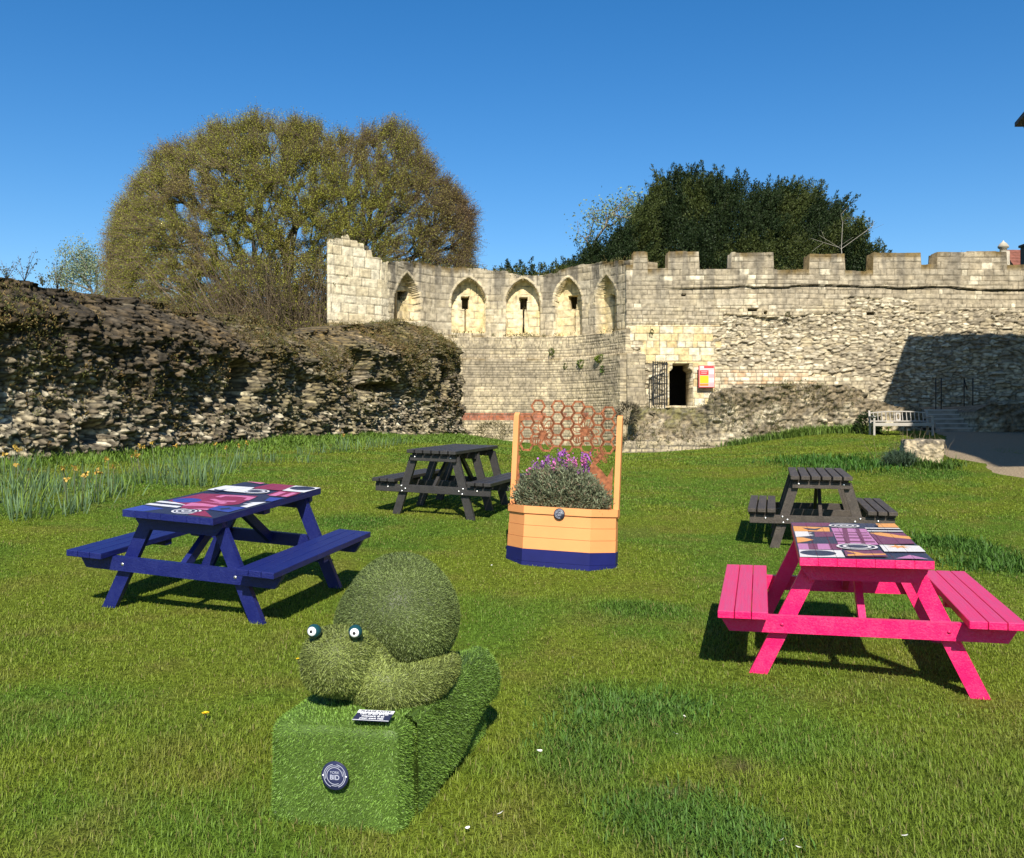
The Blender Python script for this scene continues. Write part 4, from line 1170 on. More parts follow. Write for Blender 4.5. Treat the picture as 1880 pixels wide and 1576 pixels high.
def wallflower():
    r = np.random.default_rng(5)
    t = empty('wallflower', mtx=PM @ Matrix.Translation((0, .15, .53))); tag(t, 'bushy grey-green wallflower with purple blooms growing in the planter', 'plant')
    n = 1700
    a = r.uniform(0, 2 * np.pi, n); rad = np.sqrt(r.uniform(0, 1, n))
    ex = rad * np.cos(a) * .46; ey = rad * np.sin(a) * .17
    hmax = .35 * (1 - (np.abs(ex + .0) / .52) ** 2.2) + .06 + .10 * vn(ex * 8, ey * 8, 4)
    z = hmax * np.where(np.arange(n) < 600, r.uniform(.10, .42, n), r.uniform(.25, 1, n) ** .6)
    ey[:600] = -np.abs(ey[:600]) * .45 - .02; ex[:600] *= .82
    base = np.c_[ex * .6, ey * .5, np.zeros(n)]; tip = np.c_[ex * 1.02, ey * 1.1 - .02, z]
    P = []; D = []; 
    for k in range(18):
        f = .45 + .55 * k / 17
        P.append(base + (tip - base) * f + r.normal(0, .006, (n, 3))); D.append((tip - base) + np.array([0, 0, .12]) + r.normal(0, .14, (n, 3)))
    P = np.concatenate(P); D = np.concatenate(D); D /= np.linalg.norm(D, axis=1)[:, None]
    col = np.array([.19, .215, .125]) * r.uniform(.5, 1.5, (len(P), 1)); dr = r.uniform(0, 1, len(P)) < .16; col[dr] = np.array([.26, .20, .13])
    V, Q, C = leaf_cloud(P, D, .042, col, 3, .5, .22)
    link('foliage', npmesh('foliage', V, Q, col=C), M_LEAF, t)
    st = MB(); FP = []
    spots = [(-.30, .30), (-.19, .37), (-.14, .42), (-.09, .39), (-.06, .36), (-.02, .46), (.0, .40), (.03, .36), (.06, .43), (.02, .50), (.09, .38), (.17, .45), (.20, .42), (.19, .38), (.16, .33), (.23, .46), (.12, .40), (-.24, .36), (-.11, .33), (.22, .36)]
    for x, z in spots:
        y = r.uniform(-.08, .06); z = z * 1.0 + .075
        b = (x * .8, y * .6, .15); m_ = (x * .92, y, z * .6)
        st.tube([b, m_, (x, y, z)], [.003, .0025, .002], 4)
        k = 46
        pp = np.array([x, y, z]) + r.normal(0, 1, (k, 3)) * np.array([.014, .014, .024])
        FP.append(pp)
    st.build('stem', mat('stem_green', (.10, .11, .06), .7), t)
    for q_, fp in enumerate(FP):
        col = np.array([.34, .10, .40] if q_ % 4 else [.52, .14, .34]) * r.uniform(.6, 1.6, (len(fp), 1))
        V, Q, C = leaf_cloud(fp, r.normal(0, 1, fp.shape), .021, col, 9, .3, .9)
        link('flower', npmesh('flower', V, Q, col=C), M_LEAF, t)
wallflower()

# ------------------------------------------------------------------ turf snail and plinth
def sample_surface(V, Q, dens, seed):
    r = np.random.default_rng(seed)
    V = np.asarray(V); T = np.concatenate([np.asarray(Q)[:, [0, 1, 2]], np.asarray(Q)[:, [0, 2, 3]]])
    a, b, c = V[T[:, 0]], V[T[:, 1]], V[T[:, 2]]
    n = np.cross(b - a, c - a); ar = np.linalg.norm(n, axis=1) * .5
    k = int(ar.sum() * dens); i = r.choice(len(T), k, p=ar / ar.sum())
    u = r.uniform(0, 1, k); v = r.uniform(0, 1, k); f = u + v > 1; u[f] = 1 - u[f]; v[f] = 1 - v[f]
    P = a[i] + (b - a)[i] * u[:, None] + (c - a)[i] * v[:, None]
    return P, n[i] / (np.linalg.norm(n[i], axis=1)[:, None] + 1e-12)
def turfed(name, V, Q, parent, dens, h, wd, colf, seed, down=(0, 0, -.5), droop=.6, lean=1.2):
    V = np.asarray(V, float); Q = np.asarray(Q)
    P, N = sample_surface(V, Q, dens, seed)
    r = np.random.default_rng(seed + 1)
    col = colf(P, N) * r.uniform(.35, 1.75, (len(P), 1))
    BV, BQ, BT, BC = blades(P, N, h * r.uniform(.6, 1.25, len(P)), wd, lean, col, seed, .5, np.array(down) * droop, 1.25)
    base = colf(V, V * 0 + [0, 0, 1]) * .5
    me = npmesh(name, np.concatenate([V, BV]), np.concatenate([Q, BQ + len(V)]), BT + len(V), np.concatenate([base, BC]))
    return link(name, me, M_TURF, parent)
def rbox(hx, hy, hz, rr, n=22):
    V = []; Q = []
    g = np.linspace(-1, 1, n)
    for ax in range(3):
        for sg in (-1, 1):
            A, B = np.meshgrid(g, g, indexing='ij')
            C = np.full_like(A, sg)
            P = np.stack({0: [C, A, B], 1: [B, C, A], 2: [A, B, C]}[ax], -1).reshape(-1, 3) * np.array([hx, hy, hz])
            inn = np.clip(P, -np.array([hx, hy, hz]) + rr, np.array([hx, hy, hz]) - rr)
            d = P - inn; d /= np.linalg.norm(d, axis=1)[:, None] + 1e-9
            P = inn + d * rr
            o = len(V) * n * n
            I = np.arange(n * n).reshape(n, n) + o
            q = np.stack([I[:-1, :-1], I[1:, :-1], I[1:, 1:], I[:-1, 1:]], -1).reshape(-1, 4)
            if sg < 0: q = q[:, ::-1]
            V.append(P); Q.append(q)
    return np.concatenate(V), np.concatenate(Q)
def plinth():
    Cx, Cy = -.535, 3.891; zb = .10
    t = empty('turf_plinth', (Cx, Cy, zb), math.radians(-12)); tag(t, 'artificial turf covered block carrying the green snail', 'plinth')
    Ht = .43
    V, Q = rbox(.255, .55, Ht / 2, .055); V[:, 2] += Ht / 2
    V[:, 2] += (V[:, 2] > .3) * .05 * sst(-.1, .55, V[:, 1]) * sst(.05, .25, V[:, 0])
    V[:, 0] += sst(0, .25, V[:, 0]) * sst(-.2, .5, V[:, 1]) * .05
    V += (fbm(V[:, 0] * 7 + V[:, 2] * 5, V[:, 1] * 7, 2, 2)[:, None] - .5) * .02
    def cf(P, N):
        n = fbm(P[:, 0] * 4, P[:, 1] * 4 + P[:, 2] * 4, 6, 2)[:, None]
        return np.array([.165, .285, .045]) * (.75 + .5 * n)
    turfed('turf_cover', V, Q, t, 42000, .0125, .0021, cf, 21, droop=.15)
    # loose flap of turf bulging from the right side
    ny, nz = 44, 16
    y = np.linspace(-.40, .54, ny); f = sst(-.35, .45, y)
    rows = []
    for side in (0, 1):
        for k in range(nz):
            v = k / (nz - 1)
            dropz = .41 - .17 * f + .02 * np.sin(y * 11)
            z = Ht + .045 * f - dropz * v ** 1.1
            x = .252 + .030 * f + (.006 + .060 * f) * np.sin(v * 2.4) + (.010 * f * np.sin(y * 12 + v * 2)) + (.018 if side == 0 else 0)
            if k == 0: x = x - .05 * (1 - side)
            rows.append(np.c_[x, y, z])
    V = np.concatenate(rows)
    I = np.arange(2 * nz * ny).reshape(2, nz, ny)
    Q = [np.stack([I[0, :-1, :-1], I[0, 1:, :-1], I[0, 1:, 1:], I[0, :-1, 1:]], -1).reshape(-1, 4)]
    Q.append(np.stack([I[1, :-1, :-1], I[1, :-1, 1:], I[1, 1:, 1:], I[1, 1:, :-1]], -1).reshape(-1, 4))
    Q.append(np.stack([I[0, -1, :-1], I[1, -1, :-1], I[1, -1, 1:], I[0, -1, 1:]], -1))
    Q.append(np.stack([I[0, 0, :-1], I[0, 0, 1:], I[1, 0, 1:], I[1, 0, :-1]], -1))
    turfed('turf_flap', V, np.concatenate(Q), t, 36000, .0135, .0022, lambda P, N: cf(P, N) * .8, 23, droop=.3)
    # round plaque on the front face
    pm = bpy.data.materials.get('pale_print')
    nv = mat('plaque_navy', (.022, .026, .07), .35)
    p = MB(); R = Matrix.Rotation(math.radians(90), 3, 'X')
    c = (.022, -.579, Ht - .172)
    p.lathe([(0, 0), (.0515, 0), (.0515, .004), (.050, .005), (0, .005)], c, 40, R)
    po = p.build('plaque', nv, t)
    po['label'] = 'navy round plaque with pale rings'
    rg = MB()
    yf = c[1] - .0056
    for r0, a0, a1, w_ in ((.0425, 100, 250, .0022), (.0425, 290, 440, .0022), (.037, 60, 200, .002), (.037, 250, 390, .002), (.031, 0, 300, .0022)):
        Vv = []; n = 30
        for k in range(n + 1):
            a = math.radians(a0 + (a1 - a0) * k / n)
            Vv += [(c[0] + r0 * math.cos(a), yf, c[2] + r0 * math.sin(a)), (c[0] + (r0 - w_) * math.cos(a), yf, c[2] + (r0 - w_) * math.sin(a))]
        rg.add(Vv, [[2 * k, 2 * k + 1, 2 * k + 3, 2 * k + 2] for k in range(n)])
    rg.build('plaque_ring', mat('plaque_print', (.42, .43, .52), .4), po)
    for sd in (-1, 1):
        MB().lathe([(.003, 0), (.003, .002), (0, .003)], (c[0] + sd * .044, yf + .0005, c[2]), 10, R).build('plaque_screw', mat('white_cap', (.85, .85, .85), .3) if sd < 0 else bpy.data.materials['white_cap'], po)
    M = Matrix.Translation((c[0], yf - .0002, c[2] + .0115)) @ Matrix.Rotation(math.radians(90), 4, 'X')
    text_mesh('plaque_lettering', 'YORK', .0135, bpy.data.materials['plaque_print'], po, M)
    M = Matrix.Translation((c[0], yf - .0002, c[2] - .006)) @ Matrix.Rotation(math.radians(90), 4, 'X')
    text_mesh('plaque_lettering', 'BID', .024, bpy.data.materials['plaque_print'], po, M, bold=.0004)
    # notice lying on the top, near the front right
    nc = Vector((.140, -.505, Ht + .027)); NR = Matrix.Scale(.9, 4) @ Matrix.Rotation(math.radians(9), 4, 'X') @ Matrix.Rotation(math.radians(2), 4, 'Z')
    NM = Matrix.Translation(nc) @ NR
    m = MB(); m.box((0, 0, 0), (.152, .088, .003)); o = m.build('notice', nv, t); o.data.transform(NM); o['label'] = 'small navy and white notice'
    m = MB(); m.box((0, .031, .0018), (.152, .026, .001)); m.box((0, -.0425, .0018), (.152, .003, .001)); q = m.build('notice_band', mat('notice_white', (.8, .8, .8), .5), o); q.data.transform(NM)
    T = lambda y_: NM @ Matrix.Translation((0, y_, .0026))
    text_mesh('notice_lettering', 'PLEASE NOTE', .021, nv, o, T(.031), bold=.0004)
    for k, tx in enumerate(('Use of the green', 'network is at', 'your own risk')):
        text_mesh('notice_lettering', tx, .0175, bpy.data.materials['notice_white'], o, T(.009 - .0185 * k), bold=.0005)
plinth()

def snail():
    t = empty('turf_snail', (-.535, 3.85, .53)); tag(t, 'artificial turf snail with small blue-green eyes sitting on the turf block', 'snail sculpture')
    o = Vector(t.location)
    def cs(P, N):
        n = fbm(P[:, 0] * 5, P[:, 1] * 3 + P[:, 2] * 6, 8, 2)[:, None]
        return np.array([.150, .195, .055]) * (.7 + .6 * n)
    def cb(P, N):
        n = fbm(P[:, 0] * 5, P[:, 1] * 3 + P[:, 2] * 6, 9, 2)[:, None]
        return np.array([.205, .245, .062]) * (.7 + .6 * n)
    # shell: a fat ellipsoid with a soft lip at the lower right
    nu, nv_ = 56, 32
    A, B = np.meshgrid(np.linspace(0, 2 * np.pi, nu), np.linspace(0, np.pi, nv_), indexing='ij')
    x = np.cos(A) * np.sin(B); y = np.sin(A) * np.sin(B); z = np.cos(B)
    sq = 1 + .06 * np.maximum(0, -z) * np.maximum(0, x)
    V = np.stack([x * .250 * sq, y * .27, z * .245], -1).reshape(-1, 3)
    lo_ = np.clip(.12 - V[:, 2], 0, .3) / .3
    V[:, 0] += -.06 * lo_ * (V[:, 0] < .05)
    V[:, 2] *= np.where(V[:, 2] > 0, 1.03, 1.08)
    V[:, 0] *= 1 - .10 * np.clip(V[:, 2] / .25, 0, 1)
    V += np.array([-.478, 3.98, .812]) - np.array(o)
    I = np.arange(nu * nv_).reshape(nu, nv_)
    Q = np.stack([I[:-1, :-1], I[:-1, 1:], I[1:, 1:], I[1:, :-1]], -1).reshape(-1, 4)
    turfed('shell', V, Q, t, 60000, .0125, .0023, cs, 31, droop=.35, lean=2.3)
    # body: one continuous form from head to tail
    ctrl = np.array([(-.722, 3.47, .680, .070), (-.705, 3.52, .690, .108), (-.680, 3.58, .700, .122), (-.645, 3.63, .694, .120), (-.60, 3.65, .662, .108), (-.55, 3.62, .622, .096), (-.475, 3.58, .598, .088), (-.395, 3.63, .590, .080), (-.330, 3.73, .588, .070), (-.29, 3.86, .590, .058), (-.27, 3.98, .592, .046), (-.265, 4.05, .592, .026)])
    tt = np.linspace(0, len(ctrl) - 1, 64); C = np.stack([np.interp(tt, np.arange(len(ctrl)), ctrl[:, k]) for k in range(4)], 1)
    for _ in range(3): C[1:-1] = (C[:-2] + C[1:-1] * 2 + C[2:]) / 4
    ns = 28; rows = []
    for i in range(len(C)):
        d = C[min(i + 1, 63), :3] - C[max(i - 1, 0), :3]; d /= np.linalg.norm(d)
        sx = np.cross(d, [0, 0, 1]); sx /= np.linalg.norm(sx); up = np.cross(sx, d)
        a = np.linspace(0, 2 * np.pi, ns, endpoint=False)
        head = 1 + .10 * math.exp(-((i - 13) / 8) ** 2)
        e = 1 / (np.abs(np.cos(a)) ** 2.6 + np.abs(np.sin(a)) ** 2.6) ** (1 / 2.6)
        rows.append(C[i, :3] + (sx * np.cos(a)[:, None] + up * np.sin(a)[:, None]) * (C[i, 3] * e * head)[:, None])
    V = np.concatenate(rows + [[C[0, :3] - (C[1, :3] - C[0, :3]) * 1.2], [C[-1, :3]]])
    I = np.arange(64 * ns).reshape(64, ns); J = np.roll(I, -1, 1)
    Q = np.stack([I[:-1], I[1:], J[1:], J[:-1]], -1).reshape(-1, 4)
    k0 = 64 * ns
    Q = np.concatenate([Q, np.stack([np.full(ns, k0), I[0], J[0], np.full(ns, k0)], -1)[:, [0, 1, 2, 2]][:0], ])
    V = V - np.array(o)
    # close both ends with a centre vertex as quads of neighbouring rim vertices
    cap = []
    for k in range(0, ns, 2):
        cap.append((k0, I[0, k], I[0, (k + 1) % ns], I[0, (k + 2) % ns]))
        cap.append((k0 + 1, I[-1, (k + 2) % ns], I[-1, (k + 1) % ns], I[-1, k]))
    Q = np.concatenate([Q, np.array(cap)])
    turfed('body', V, Q, t, 52000, .017, .0024, cb, 33, droop=.40, lean=2.0)
    teal = mat('eye_teal', (.010, .055, .065), .3); wh = mat('eye_white', (.85, .85, .85), .25)
    for (x, y, z, dx, dz) in ((-.748, 3.50, .836, -.25, .03), (-.592, 3.50, .834, -.02, -.12)):
        look = Vector((dx, -1, dz + .1)).normalized(); R = look.to_track_quat('Z', 'Y').to_matrix()
        m = MB(); prof = []
        for k in range(15):
            a = math.pi * k / 14
            rr = .0265 * math.sin(a); zz = .024 * math.cos(a)
            if zz < 0: zz *= 1.9; rr *= 1 - .25 * (k - 7) / 7
            prof.append((rr, zz))
        m.lathe(prof, Vector((x, y, z)) - o, 24, R)
        e = m.build('eye', teal, t)
        m = MB(); m.lathe([(.0175, .0170), (.0170, .0215), (.011, .0245), (0, .0258)], Vector((x, y, z)) - o, 24, R); m.build('eye_white', wh, e)
        m = MB(); m.lathe([(.0062, .0245), (.0060, .0262), (0, .0268)], Vector((x, y, z)) - o, 16, R); m.build('pupil', M_DARK, e)
        # short stalk joining the eye to the head
        m = MB(); m.tube([Vector((x, y, z)) - look * .02 - o, Vector((x * .9 - .066, y + .07, z - .065)) - o], [.012, .018], 8); m.build('eye_stalk', M_DARK, e)
    m = MB(); m.box(Vector((-.612, 3.488, .715)) - o, (.016, .012, .020), Matrix.Rotation(.5, 3, 'Y'), .003); m.build('nose', mat('grey_plastic', (.10, .11, .12), .4), t)
snail()

# ------------------------------------------------------------------ garden bench, stone block, steps, railings
def bench():
    D = 29.6; a = W(1601, 800, D); x0 = a.x; b = W(1707, 800, D); wd = b.x - x0
    z = gz1((x0 + b.x) / 2, D) - .03
    t = empty('garden_bench', ((x0 + b.x) / 2, D, z), math.radians(-6)); tag(t, 'weathered wooden garden bench half in shade against the rubble wall', 'bench')
    wm = wood('grey_teak', (.42, .39, .34), (.22, .20, .17), .8, amt=.6)
    h = wd / 2; H_ = W(0, 754, D).z - z
    sh = .42
    for sd in (-1, 1):
        MB().box((sd * (h - .03), -.24, .31), (.06, .06, .62)).build('leg', wm, t)
        m = MB(); m.bar((sd * (h - .03), .24, 0), (sd * (h - .03), .22, sh), .06, .06); m.bar((sd * (h - .03), .22, sh), (sd * (h - .03), .34, H_), .06, .05); m.build('leg', wm, t)
        MB().box((sd * (h - .03), -.02, .635), (.07, .60, .035), bev=.008).build('armrest', wm, t)
    m = MB()
    for k in range(6): m.box((0, -.22 + k * .082, sh), (wd - .02, .066, .024))
    m.build('seat', wm, t)
    m = MB(); m.box((0, -.25, sh - .05), (wd - .1, .03, .08)); m.box((0, .22, sh - .05), (wd - .1, .03, .08)); m.build('apron', wm, t)
    m = MB()
    zt = H_ - .05; yb = .33
    n = 14
    for k in range(n):      # gently bowed top rail
        u0, u1 = -1 + 2 * k / n, -1 + 2 * (k + 1) / n
        f = lambda u: zt + .05 * (1 - u * u) - .02
        m.bar((u0 * (h - .06), yb - .01, f(u0)), (u1 * (h - .06), yb - .01, f(u1)), .035, .075, (0, 1, 0))
    m.bar((-(h - .06), .235, sh + .07), (h - .06, .235, sh + .07), .035, .06, (0, 1, 0))
    for k in range(13):
        if k == 6: continue
        x = (k - 6) / 6.6 * (h - .08)
        m.bar((x, .24, sh + .08), (x, yb - .01, zt), .05, .018, (1, 0, 0))
    m.build('backrest', wm, t)
    m = MB(); n = 20       # pierced oval splat
    V = []
    for k in range(n):
        a = 2 * math.pi * k / n
        zc = (sh + .08 + zt) / 2; hh = (zt - sh - .08) / 2
        ox, oz = .075 * np.sign(math.cos(a)) * min(1, abs(math.cos(a)) * 1.4), hh * np.sign(math.sin(a)) * min(1, abs(math.sin(a)) * 1.3)
        V.append((ox, oz, .042 * math.cos(a), hh * .72 * math.sin(a)))
    for fy in (-.012, .012):
        pass
    def P(x, dz, fy): zz = zc + dz; return (x, .24 + (yb - .25) * (zz - sh) / (zt - sh) + fy, zz)
    vv = []; ff = []
    for k in range(n):
        ox, oz, ix, iz = V[k]; vv += [P(ox, oz, -.01), P(ix, iz, -.01), P(ox, oz, .01), P(ix, iz, .01)]
    for k in range(n):
        j = (k + 1) % n; a_, b_ = 4 * k, 4 * j
        ff += [[a_, b_, b_ + 1, a_ + 1], [a_ + 2, a_ + 3, b_ + 3, b_ + 2], [a_ + 1, b_ + 1, b_ + 3, a_ + 3], [a_, a_ + 2, b_ + 2, b_]]
    m.add(vv, ff); m.build('splat', wm, t)
bench()
def stone_block():
    D = 18.4; c = W(1703, 850, D); z = gz1(c.x, D)
    V, Q = rbox(.37, .34, .26, .06, 34)
    n1 = fbm(V[:, 0] * 5 + V[:, 1] * 3, V[:, 2] * 5 + V[:, 1] * 2, 3, 4); n2 = fbm(V[:, 0] * 22 + V[:, 1] * 17, V[:, 2] * 22, 4, 3)
    d = V / np.linalg.norm(V, axis=1)[:, None]
    V = V + d * ((n1 - .5) * .14 + (n2 - .5) * .07)[:, None]
    col = mixc(np.array([.46, .38, .25]), np.array([.15, .13, .10]), sst(.45, .7, n2 * .5 + n1 * .5 + (V[:, 2] > .18) * .12))
    V[:, 2] += .2
    o = link('stone_block', npmesh('stone_block', V, Q, col=col), M_RUIN); o.location = (c.x, D + .3, z); o.rotation_euler = (0, .03, math.radians(-16))
    tag(o, 'large pitted stone block on the lawn beside the gravel path', 'stone block')
stone_block()
def steps():
    D0 = 31.0
    xa, xb = W(1722, 0, D0).x, W(1786, 0, D0).x
    zg = gz1((xa + xb) / 2, D0)
    t = empty('stone_steps', ((xa + xb) / 2, D0, zg)); tag(t, 'short flight of stone steps in deep shade right of the bench', 'steps')
    sm = mat('step_stone', (.30, .27, .22), .9, noise=.3, nscale=4, bump=.5); em = mat('step_edge', (.50, .47, .41), .8)
    zt = W(0, 752, 32.2).z - zg; n = 5; r = zt / n; w_ = xb - xa
    for k in range(n):
        b = MB().box((0, k * .30 + .6, (k + .5) * r - .05), (w_, 1.5, r + .1 - .003 * k), bev=.01).build('step', sm, t)
        MB().box((0, k * .30 - .155, (k + 1) * r - .024), (w_ - .02, .018, .04)).build('step_nosing', em, b)
    ir = bpy.data.materials['black_iron']
    rl = empty('railing', (0, 0, 0)); tag(rl, 'thin black handrails standing at the top of the shaded steps', 'railing')
    for px_ in (1718, 1728, 1770, 1786):
        a = W(px_, 752, 32.4); MB().tube([(a.x, 32.4, a.z - .3), (a.x, 32.4, W(0, 694, 32.4).z)], .02).build('railing_post', ir, rl)
    for p, q in ((1718, 1728), (1770, 1786)):
        a, b = W(p, 695, 32.4), W(q, 715, 32.0); MB().tube([(a.x, 32.4, a.z), (b.x, 32.4, b.z)], .018).build('handrail', ir, rl)
steps()

# ------------------------------------------------------------------ trees
def tubes_np(A, B, ra, rb, seg):
    """many tapered limbs at once"""
    d = B - A; L = np.linalg.norm(d, axis=1)[:, None] + 1e-9; d = d / L
    x = np.cross(d, np.array([.12, .23, .965])); x /= np.linalg.norm(x, axis=1)[:, None] + 1e-9; y = np.cross(d, x)
    a = np.linspace(0, 2 * np.pi, seg, endpoint=False)
    off = x[:, None] * np.cos(a)[None, :, None] + y[:, None] * np.sin(a)[None, :, None]
    V = np.concatenate([A[:, None] + off * ra[:, None, None], B[:, None] + off * rb[:, None, None]], 1).reshape(-1, 3)
    i = np.arange(len(A))[:, None, None] * (2 * seg); k = np.arange(seg); k2 = (k + 1) % seg
    q = np.stack([k, k2, seg + k2, seg + k], -1)[None]
    return V, (i + q).reshape(-1, 4)
def grow(root, targets, trunk, step=1.0, sag=.0, w=.25, seed=0):
    """limbs reach every target by leaving the nearest existing limb"""
    r = np.random.default_rng(seed)
    n0 = len(trunk); N = np.zeros((40000, 3)); par = -np.ones(40000, int); pl = np.zeros(40000)
    N[0] = root; c = 1
    for tr in trunk:
        last = 0
        for p in tr:
            N[c] = p; par[c] = last; pl[c] = pl[last] + np.linalg.norm(N[c] - N[last]); last = c; c += 1
    order = np.argsort(np.linalg.norm(targets - root, axis=1) + r.uniform(0, 2, len(targets)))
    tips = []
    for ti in order:
        T = targets[ti]
        d = np.linalg.norm(N[:c] - T, axis=1) + w * pl[:c]
        d[0] = 1e9
        k = int(np.argmin(d)); A = N[k]; L = np.linalg.norm(T - A); m = max(1, int(L / step))
        gp = N[par[k]] if par[k] >= 0 else A - np.array([0, 0, 1.])
        dr = A - gp; dr = dr / (np.linalg.norm(dr) + 1e-9)
        last = k
        for q in range(1, m + 1):
            f = q / m
            ctrlp = A + dr * L * .45
            p = (1 - f) ** 2 * A + 2 * f * (1 - f) * ctrlp + f * f * T
            if q < m: p = p + r.normal(0, .05 * step, 3)
            if c >= 39990: break
            N[c] = p; par[c] = last; pl[c] = pl[last] + np.linalg.norm(p - N[last]); last = c; c += 1
        tips.append(last)
    N = N[:c]; par = par[:c]
    cnt = np.zeros(c); cnt[tips] = 1
    for i in range(c - 1, 0, -1): cnt[par[i]] += cnt[i]
    return N, par, cnt, np.array(tips)
def beech():
    D = 60.0; r = np.random.default_rng(12)
    rp = W(572, 640, D); root = np.array([rp.x, D, 1.0])
    # crown outline in photo terms: top height per column
    ox = [188, 200, 215, 245, 290, 330, 400, 470, 540, 590, 630, 650, 680, 715, 760, 800, 840, 862, 872, 878]
    oy = [545, 400, 375, 330, 262, 240, 208, 194, 186, 188, 208, 222, 216, 208, 232, 290, 330, 365, 420, 450]
    def top(px): return np.interp(px, ox, oy) + 14 + (vn(np.array([px / 21.]), np.array([.5]), 44)[0] - .25) * 26 + (vn(np.array([px / 62.]), np.array([.5]), 46)[0] - .3) * 46
    T = []
    while len(T) < 3600:
        px = r.uniform(204, 862); f = (px - 530) / 345
        t0 = top(px)
        low = 600 if px < 640 else 600 - (px - 640) * .35
        py = t0 + 8 + (low - t0) * r.uniform(0, 1) ** 1.25
        half = 11.5 * math.sqrt(max(.03, 1 - f * f)) * math.sqrt(max(.05, 1 - ((600 - py) / (600 - t0 + 1)) ** 2 * .8))
        y = D + half * (r.uniform(-1, 1) if r.uniform() < .45 else (-1 + .35 * r.uniform() ** 1.5))
        if vn(np.array([px / 34.]), np.array([py / 30. + y * .3]), 3)[0] < .16: continue
        p = W(px, py, y); T.append((p.x, y, max(p.z, 1.6)))
    T = np.array(T)
    trunk = []
    for a, l, sp in ((0, 7, .3), (.9, 9, 2.2), (2.2, 8, 2.6), (3.4, 9, 2.4), (4.4, 8, 2.4), (5.4, 9, 2.6)):
        trunk.append([root + np.array([math.cos(a) * sp * (k / 6) ** 1.3, math.sin(a) * sp * (k / 6) ** 1.3, l * k / 6]) for k in range(1, 7)])
    N, par, cnt, tips = grow(root, T, trunk, 1.1, w=.35, seed=3)
    R = .011 * cnt ** .49 + .006; R = np.minimum(R, .55)
    i = np.arange(1, len(N)); A = N[par[i]]; B = N[i]; ra = np.minimum(R[par[i]], R[i] * 1.6); rb = R[i]
    t = empty('beech_tree', tuple(root)); tag(t, 'huge spreading beech with fine olive and bronze spring leaves behind the wall', 'tree')
    V, Q = tubes_np(A - root, B - root, ra, rb, 5)
    link('trunk', npmesh('trunk', V, Q, smooth=True), mat('beech_bark', (.13, .115, .095), .9, noise=.35, nscale=1.5), t)
    # twigs sprout from the thin limbs, drooping outwards
    thin = np.where(cnt[1:] <= 9)[0] + 1
    k = 22; src = np.repeat(thin, k); f = r.uniform(0, 1, len(src))[:, None]
    P0 = N[par[src]] * (1 - f) + N[src] * f
    dirb = N[src] - N[par[src]]; dirb /= np.linalg.norm(dirb, axis=1)[:, None] + 1e-9
    out = P0 - (root + np.array([0, 0, 7])); out /= np.linalg.norm(out, axis=1)[:, None]
    zf = np.clip((P0[:, 2] - 8) / 10, -1, 1)[:, None]
    dd = dirb * .7 + out * .9 + r.normal(0, .42, (len(src), 3)) + np.array([0, 0, 1.]) * (.35 * zf) - np.array([0, 0, 1.]) * (.35 * (1 - zf) * .5)
    dd /= np.linalg.norm(dd, axis=1)[:, None]
    L = r.uniform(.3, 1.25, len(src))[:, None] ** 1.2
    P1 = P0 + dd * L * .55; P2 = P1 + (dd + np.array([0, 0, -.45]) * (1 - .8 * np.clip(zf, 0, 1))) * L * .5
    V1, Q1 = tubes_np(P0 - root, P1 - root, np.full(len(src), .010), np.full(len(src), .007), 3)
    V2, Q2 = tubes_np(P1 - root, P2 - root, np.full(len(src), .008), np.full(len(src), .004), 3)
    link('twigs', npmesh('twigs', np.concatenate([V1, V2]), np.concatenate([Q1, Q2 + len(V1)])), mat('twig', (.15, .105, .075), .9), t)
    nl = 12; s2 = np.repeat(np.arange(len(src)), nl); g = r.uniform(.1, 1, len(s2))[:, None]
    LPt = np.where(g < .5, P0[s2] + (P1 - P0)[s2] * g * 2, P1[s2] + (P2 - P1)[s2] * (g * 2 - 1)) + r.normal(0, .10, (len(s2), 3))
    n1 = fbm(LPt[:, 0] * .35, LPt[:, 2] * .35 + LPt[:, 1] * .2, 6, 3)
    pr = CX + FPX * LPt[:, 0] / LPt[:, 1]
    bron = np.clip(sst(.52, .74, n1) * .5 + sst(700, 860, pr) * .55, 0, 1)
    keepp = r.uniform(0, 1, len(s2)) < np.clip(1.0 - .45 * sst(520, 860, pr) - .45 * sst(9, 3, LPt[:, 2]) * sst(300, 480, pr), .15, 1)
    col = mixc(np.array([.27, .27, .038]), np.array([.24, .16, .065]), bron) * r.uniform(.55, 1.35, (len(s2), 1))
    V, Q, C = leaf_cloud(LPt[keepp] - root, r.normal(0, 1, (keepp.sum(), 3)), .066, col[keepp], 8, .4, .7)
    link('crown', npmesh('crown', V, Q, col=C), M_LEAF, t)
beech()

